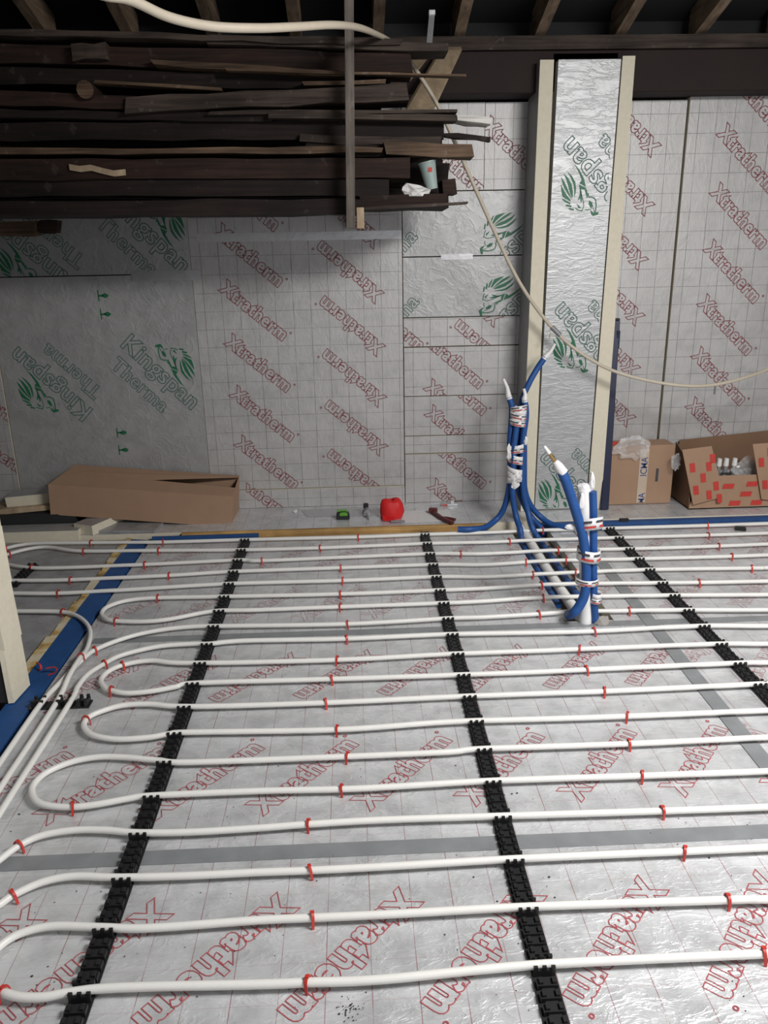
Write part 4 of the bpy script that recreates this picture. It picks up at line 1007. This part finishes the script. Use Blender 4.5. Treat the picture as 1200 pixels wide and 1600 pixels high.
single('paper_strip', MB().prism(q, (0, 0, 0.0008)), 'paper', 'flat white paper sheet on the ledge under the pipe cutter', 'paper')
single('tissue_scrap', crumple(fl(461, 799, ZL+0.008)[:], 0.011, 61, (1.2, 1, 1), 0.3), 'paper', 'tiny white paper scrap on the ledge left of the tape measure', 'paper')
q = fl(1005, 811, ZL-0.03); single('rubber_scrap', MB().cbox(fl(975, 812, ZL+0.006), (0.05, 0.02, 0.012)), 'dark_wall', 'small dark rubber block on the ledge edge under the closed box', 'scrap')
single('rubber_scrap', MB().cbox(fl(1157, 826, 0.007), (0.055, 0.04, 0.012), Matrix.Rotation(-0.4, 3, 'Z')), 'dark_wall', 'small dark rubber scrap between the two rearmost pipes at the right', 'scrap')

# ================================================================== OVERHEAD TIMBER STACK
YT = 3.72
def plank(px0, py0, px1, py1, th, Y, dp, mat, label, left=None, name='timber_plank', end=None, wob=0.25, group='timbers of the overhead stack', cat='timber'):
    A, B = wp(px0, py0, Y), wp(px1, py1, Y)
    if left is not None:
        d = (A-B)/(A.x-B.x); A = B + d*(left-B.x)
    d = (B-A); L = d.length; h = th*depth((A+B)/2)/FPX; n = max(3, int(L/0.16)); mb = MB(); rnd = random.Random(int(px1*7+py1*13))
    rings = []
    for i in range(n+1):
        c = A+d*i/n; j = [rnd.uniform(-1, 1)*wob*min(h, 0.02) for _ in range(4)]
        ex = rnd.uniform(-0.02, 0.02) if i in (0, n) else 0
        rings.append([c+Vector((ex, 0, -h/2+j[0])), c+Vector((ex*0.3, 0+j[1]*0.4, h/2+j[1])), c+Vector((0, dp, h/2+j[2])), c+Vector((ex, dp, -h/2+j[3]))])
    for r in rings: mb.v += r
    for i in range(n):
        for k in range(4):
            a, b2 = i*4+k, i*4+(k+1) % 4; mb.f.append((a, b2, b2+4, a+4)); mb.m.append(0)
    mb.f += [(3, 2, 1, 0), (n*4, n*4+1, n*4+2, n*4+3)]; mb.m += [0, 1 if end else 0]
    return single(name, mb, [mat]+([end] if end else []), label, cat, group)
LX = -2.6
plank(0, 50, 632, 66, 9, YT, 0.22, 'old_c', 'topmost thin grey plank of the overhead stack', LX)
plank(330, 62, 700, 74, 12, YT+0.02, 0.15, 'old_c', 'dark board with grey edge projecting right at the top of the stack')
plank(0, 84, 640, 98, 27, YT+0.05, 0.20, 'old_b', 'wide dark brown plank below the topmost one', LX)
plank(233, 97, 545, 116, 7, YT, 0.10, 'old_d', 'thin reddish lath angled down to the upright batten')
plank(0, 118, 550, 130, 22, YT+0.06, 0.18, 'old_a', 'blackened plank above the tilted grey plank', LX)
plank(150, 128, 345, 139, 4, YT-0.01, 0.06, 'old_d', 'thin pale lath on the left of the overhead stack')
plank(470, 131, 604, 128, 6, YT-0.01, 0.09, 'old_d', 'short lath with pale top lying above the tilted grey plank')
plank(200, 164, 633, 143, 23, YT-0.02, 0.16, 'old_c', 'tilted weathered grey plank with a broken right end', end='old_a')
plank(0, 152, 215, 160, 20, YT, 0.16, 'old_b', 'short dark brown plank left of the tilted grey one', LX)
plank(350, 108, 728, 118, 3.5, YT-0.03, 0.05, 'old_d', 'slender pale stick projecting right with a nailed end')
plank(330, 176, 715, 173, 6, YT-0.01, 0.14, 'old_c', 'thin grey lath ending above the white painted strip')
plank(0, 178, 420, 184, 12, YT+0.02, 0.16, 'old_a', 'black lath in the middle of the stack at the left', LX)
plank(420, 180, 716, 184, 7, YT-0.02, 0.12, 'old_c', 'grey lath running into the white painted strip')
plank(713, 183, 772, 188, 9, YT-0.025, 0.12, 'white_paint', 'white painted board end projecting farthest right from the stack')
plank(0, 206, 694, 202, 26, YT+0.05, 0.20, 'old_a', 'wide black plank below the white painted strip', LX)
plank(690, 210, 766, 217, 6, YT+0.06, 0.04, 'old_a', 'black rod projecting right below the white painted strip')
plank(470, 216, 690, 221, 12, YT+0.02, 0.16, 'old_c', 'charcoal plank above the short tan board')
plank(0, 236, 600, 234, 9, YT-0.02, 0.16, 'old_d', 'long brown lath with lit edge across the middle of the stack', LX)
plank(598, 231, 736, 236, 18, YT-0.03, 0.12, 'old_d', 'short tan board projecting right above the plastic cup', end='pale_timber')
plank(480, 231, 600, 236, 16, YT+0.02, 0.14, 'old_a', 'short black board end left of the tan board')
plank(0, 266, 641, 262, 30, YT-0.02, 0.20, 'old_b', 'wide reddish brown plank with white specks', LX)
plank(0, 294, 608, 292, 24, YT, 0.20, 'old_a', 'black plank with a pale sawn end left of the cup', LX, end='pale_timber')
plank(0, 326, 570, 322, 22, YT-0.03, 0.22, 'old_a', 'lowest dark plank of the overhead stack', LX)
plank(560, 317, 700, 311, 17, YT-0.01, 0.20, 'old_b', 'bottom plank with charred orange end under the cup', end='rust')
plank(690, 292, 710, 292, 22, YT+0.03, 0.16, 'old_b', 'short dark block end right of the cup')
plank(572, 325, 732, 317, 4, YT-0.04, 0.05, 'galv' if False else 'old_c', 'thin grey metal like strip under the bottom plank')
plank(0, 357, 58, 357, 22, YT+0.5, 0.10, 'old_d', 'brown timber end below the stack at the far left', LX)
plank(64, 354, 92, 354, 20, YT+0.52, 0.06, 'old_b', 'small dark red timber end below the stack at the left')
for i, (py, th) in enumerate(((75, 32), (112, 34), (150, 34), (190, 36), (232, 38), (272, 36), (308, 30))):
    plank(0, py, (585, 600, 600, 680, 690, 704, 700)[i], py+2, th, YT+0.30, 0.28, 'old_a', 'black timber at the back of the overhead stack, %s from the top' % ORD[i], LX, group='timbers at the back of the overhead stack')
# round timber end and odd marks at the left
c = wp(133, 140, YT-0.03)
t = thing('round_pole_end', c, 'round sawn pole end showing in the left of the stack', 'pole')
MB().tube([c+Vector((0, 0.0, 0)), c+Vector((0, 0.3, 0))], 0.036, 14).build('pole', 'old_b', t, smooth=True)
MB().tube([c+Vector((0, -0.003, 0)), c+Vector((0, 0.001, 0))], 0.035, 14).build('sawn_end', 'old_d', t)
plank(112, 82, 166, 78, 22, YT+0.0, 0.08, 'old_c', 'short grey block above the round pole end')
pts = [wp(x, y, YT-0.032) for x, y in ((108, 261), (125, 264), (142, 262), (160, 267), (178, 271), (196, 269))]
mb = MB()
for a, b2 in zip(pts, pts[1:]): mb.hexa([a+Vector((0, 0, -.012)), b2+Vector((0, 0, -.012)), b2+Vector((0, .006, -.012)), a+Vector((0, .006, -.012)), a+Vector((0, 0, .012)), b2+Vector((0, 0, .012)), b2+Vector((0, .006, .012)), a+Vector((0, .006, .012))])
single('bark_strip', mb, 'pale_timber', 'wavy pale strip of stripped wood on the reddish plank', 'wood strip')
# hanging batten holding the stack
YH = 3.60
t = thing('hanging_batten', wp(548, 357, YH), 'upright grey batten hanging from the roof in front of the stack', 'batten')
A, B = wp(548, 357, YH), wp(544, -160, YH); w2 = Vector((0.019, 0, 0)); dp = Vector((0, 0.045, 0))
MB().hexa([A-w2, A+w2, A+w2+dp, A-w2+dp, B-w2, B+w2, B+w2+dp, B-w2+dp]).build('upright', 'batten_grey', t, bevel=0.002)
c = wp(563, 341, YH+0.02); MB().cbox(c, (0.032, 0.05, 0.085)).build('support_block', 'pale_timber', t, bevel=0.002)
MB().box((A.x-0.02, YH+0.045, A.z+0.03), (A.x+0.02, YB, A.z+0.075)).build('cross_arm', 'old_b', t)
# pale struts behind the stack's right end
def strut(q, Y0, Y1, label):
    p = [wp(q[0][0], q[0][1], Y0), wp(q[1][0], q[1][1], Y0), wp(q[2][0], q[2][1], Y1), wp(q[3][0], q[3][1], Y1)]
    mb = MB().prism(p, (0.0, 0.03, 0.02)); return single('roof_strut', mb, 'pale_timber', label, 'strut', 'struts under the roof')
strut([(634, 174), (678, 172), (722, 78), (690, 78)], 4.20, 4.42, 'wide pale strut slanting down behind the slender stick')
strut([(606, 140), (640, 128), (668, 92), (640, 95)], 4.20, 4.40, 'shorter pale strut left of the wide one behind the stack')
# galvanised strap
a, b2 = wp(671, 67, YT+0.05), wp(675, 22, YT+0.10); t = thing('metal_strap', a, 'galvanised steel strap standing up from the top plank', 'strap')
MB().hexa([a+Vector((-.012, 0, 0)), a+Vector((.012, 0, 0)), a+Vector((.012, .004, 0)), a+Vector((-.012, .004, 0)), b2+Vector((-.012, 0, 0)), b2+Vector((.012, 0, 0)), b2+Vector((.012, .004, 0)), b2+Vector((-.012, .004, 0))]).build('strip', 'galv', t)
MB().cbox(b2+Vector((0, 0.01, 0.006)), (0.028, 0.03, 0.020)).build('hook', 'galv', t, bevel=0.002)
# cup and tissue
p = wp(675, 296, YT+0.03); top = wp(667, 254, YT+0.03); t = thing('plastic_cup', p, 'grey green plastic beaker wedged among the planks', 'cup')
ax = (top-p); n = 20; mb = MB()
mb.tube([p, p+ax*0.35, p+ax*0.7, p+ax*0.97, top], [0.026, 0.030, 0.034, 0.038, 0.040], n).build('body', 'cup', t, smooth=True)
MB().tube([top-ax*0.03, top+ax*0.02], 0.042, n).build('rim', 'cup', t, smooth=True)
MB().box(p+ax*0.72+Vector((-0.003, -0.0365, -0.010)), p+ax*0.72+Vector((0.013, -0.0335, 0.008))).build('red_mark', 'ink_red', t)
single('tissue_scrap', crumple(wp(648, 297, YT)[:], 0.045, 71, (1.35, 0.6, 0.55), 0.5), 'paper', 'crumpled white tissue beside the beaker on the bottom plank', 'paper')

# ================================================================== HANGING CABLE
cp = [(120, -30, 2.05), (205, 0, 2.15), (265, 27, 2.25), (330, 41, 2.35), (400, 44, 2.45), (460, 42, 2.6), (520, 39, 2.85), (560, 43, 3.2), (590, 54, 3.6), (608, 63, 3.88), (622, 75, 3.96),
      (638, 92, 3.99), (662, 128, 3.99), (684, 165, 3.99), (703, 205, 4.0), (735, 277, 4.05), (765, 345, 4.12), (800, 420, 4.2), (830, 470, 4.25), (868, 518, 4.28), (905, 550, 4.27), (950, 576, 4.25), (1000, 592, 4.22), (1060, 602, 4.18), (1110, 602, 4.12), (1160, 591, 4.05), (1210, 572, 3.95), (1290, 528, 3.8), (1360, 455, 3.6), (1420, 340, 3.4)]
CABLE_TAIL = [Vector((2.72, 3.1, 2.35)), Vector((2.74, 2.95, 2.75)), Vector((2.75, 2.9, 3.0))]
c0 = wp(*cp[0])
path = cr([c0+Vector((-0.30, -0.05, 1.13)), c0+Vector((-0.29, -0.04, 0.6)), c0+Vector((-0.20, -0.02, 0.2))]+[wp(*q) for q in cp]+CABLE_TAIL, 6)
t = thing('hanging_cable', wp(868, 518, 4.28), 'cream cable hanging from the roof in a curve past the column', 'cable')
MB().tube(path, [0.0118 if p.y < 3.3 else 0.0118-0.0025*min(1, (p.y-3.3)/0.6) for p in path], 10).build('cable_sheath', 'cable', t, smooth=True)
a, b2 = wp(862, 511, 4.275), wp(875, 524, 4.275); MB().tube([a, b2], 0.0135, 10).build('connector', 'steel', t, smooth=True)
c = wp(861, 520, 4.275); MB().tube([c, c+Vector((-0.006, 0, -0.03))], 0.005, 6).build('cable_tie', 'cable', t)
c = wp(1118, 603, 4.11); MB().tube([c, c+Vector((0.0, 0, -0.045))], 0.006, 6).build('cable_tie', 'steel', t)

# ================================================================== DEBRIS
mb = MB(); rnd = random.Random(5)
spots = [(435, 1197), (712, 1196), (541, 1578), (548, 1570), (536, 1572), (556, 1576), (545, 1590), (530, 1584), (858, 1370), (96, 1368), (430, 1358), (495, 1376), (640, 1404), (777, 1408), (867, 1402), (740, 1370), (788, 1242), (800, 1240), (808, 1239), (30, 1272), (17, 1299), (155, 1254), (50, 1525), (75, 1510), (308, 1557), (695, 1460), (810, 1474), (1108, 1340), (250, 950), (205, 958)]
for k in range(40): spots.append((545+rnd.gauss(0, 11), 1576+rnd.gauss(0, 8)))
for k in range(220): spots.append((rnd.uniform(20, 1190), 900+680*rnd.random()**0.8))
for i, (px, py) in enumerate(spots):
    p = fl(px, py, 0.0015); r = rnd.uniform(0.002, 0.0042) if i < 30 else rnd.uniform(0.0008, 0.0024)
    if p.x < -1.12 or p.x > 2.3: continue
    k = len(mb.v); mb.v += [p+Vector((r, 0, 0)), p+Vector((0, r*0.8, 0)), p+Vector((-r, 0, 0)), p+Vector((0, -r, 0)), p+Vector((0, 0, r*0.7)), p-Vector((0, 0, 0.001))]
    for a, b2, c in ((0, 1, 4), (1, 2, 4), (2, 3, 4), (3, 0, 4), (1, 0, 5), (2, 1, 5), (3, 2, 5), (0, 3, 5)): mb.f.append((k+a, k+b2, k+c)); mb.m.append(0)
o = single('floor_debris', mb, 'dirt', 'scattered dark crumbs and dirt on the foil floor', 'debris', kind='stuff')
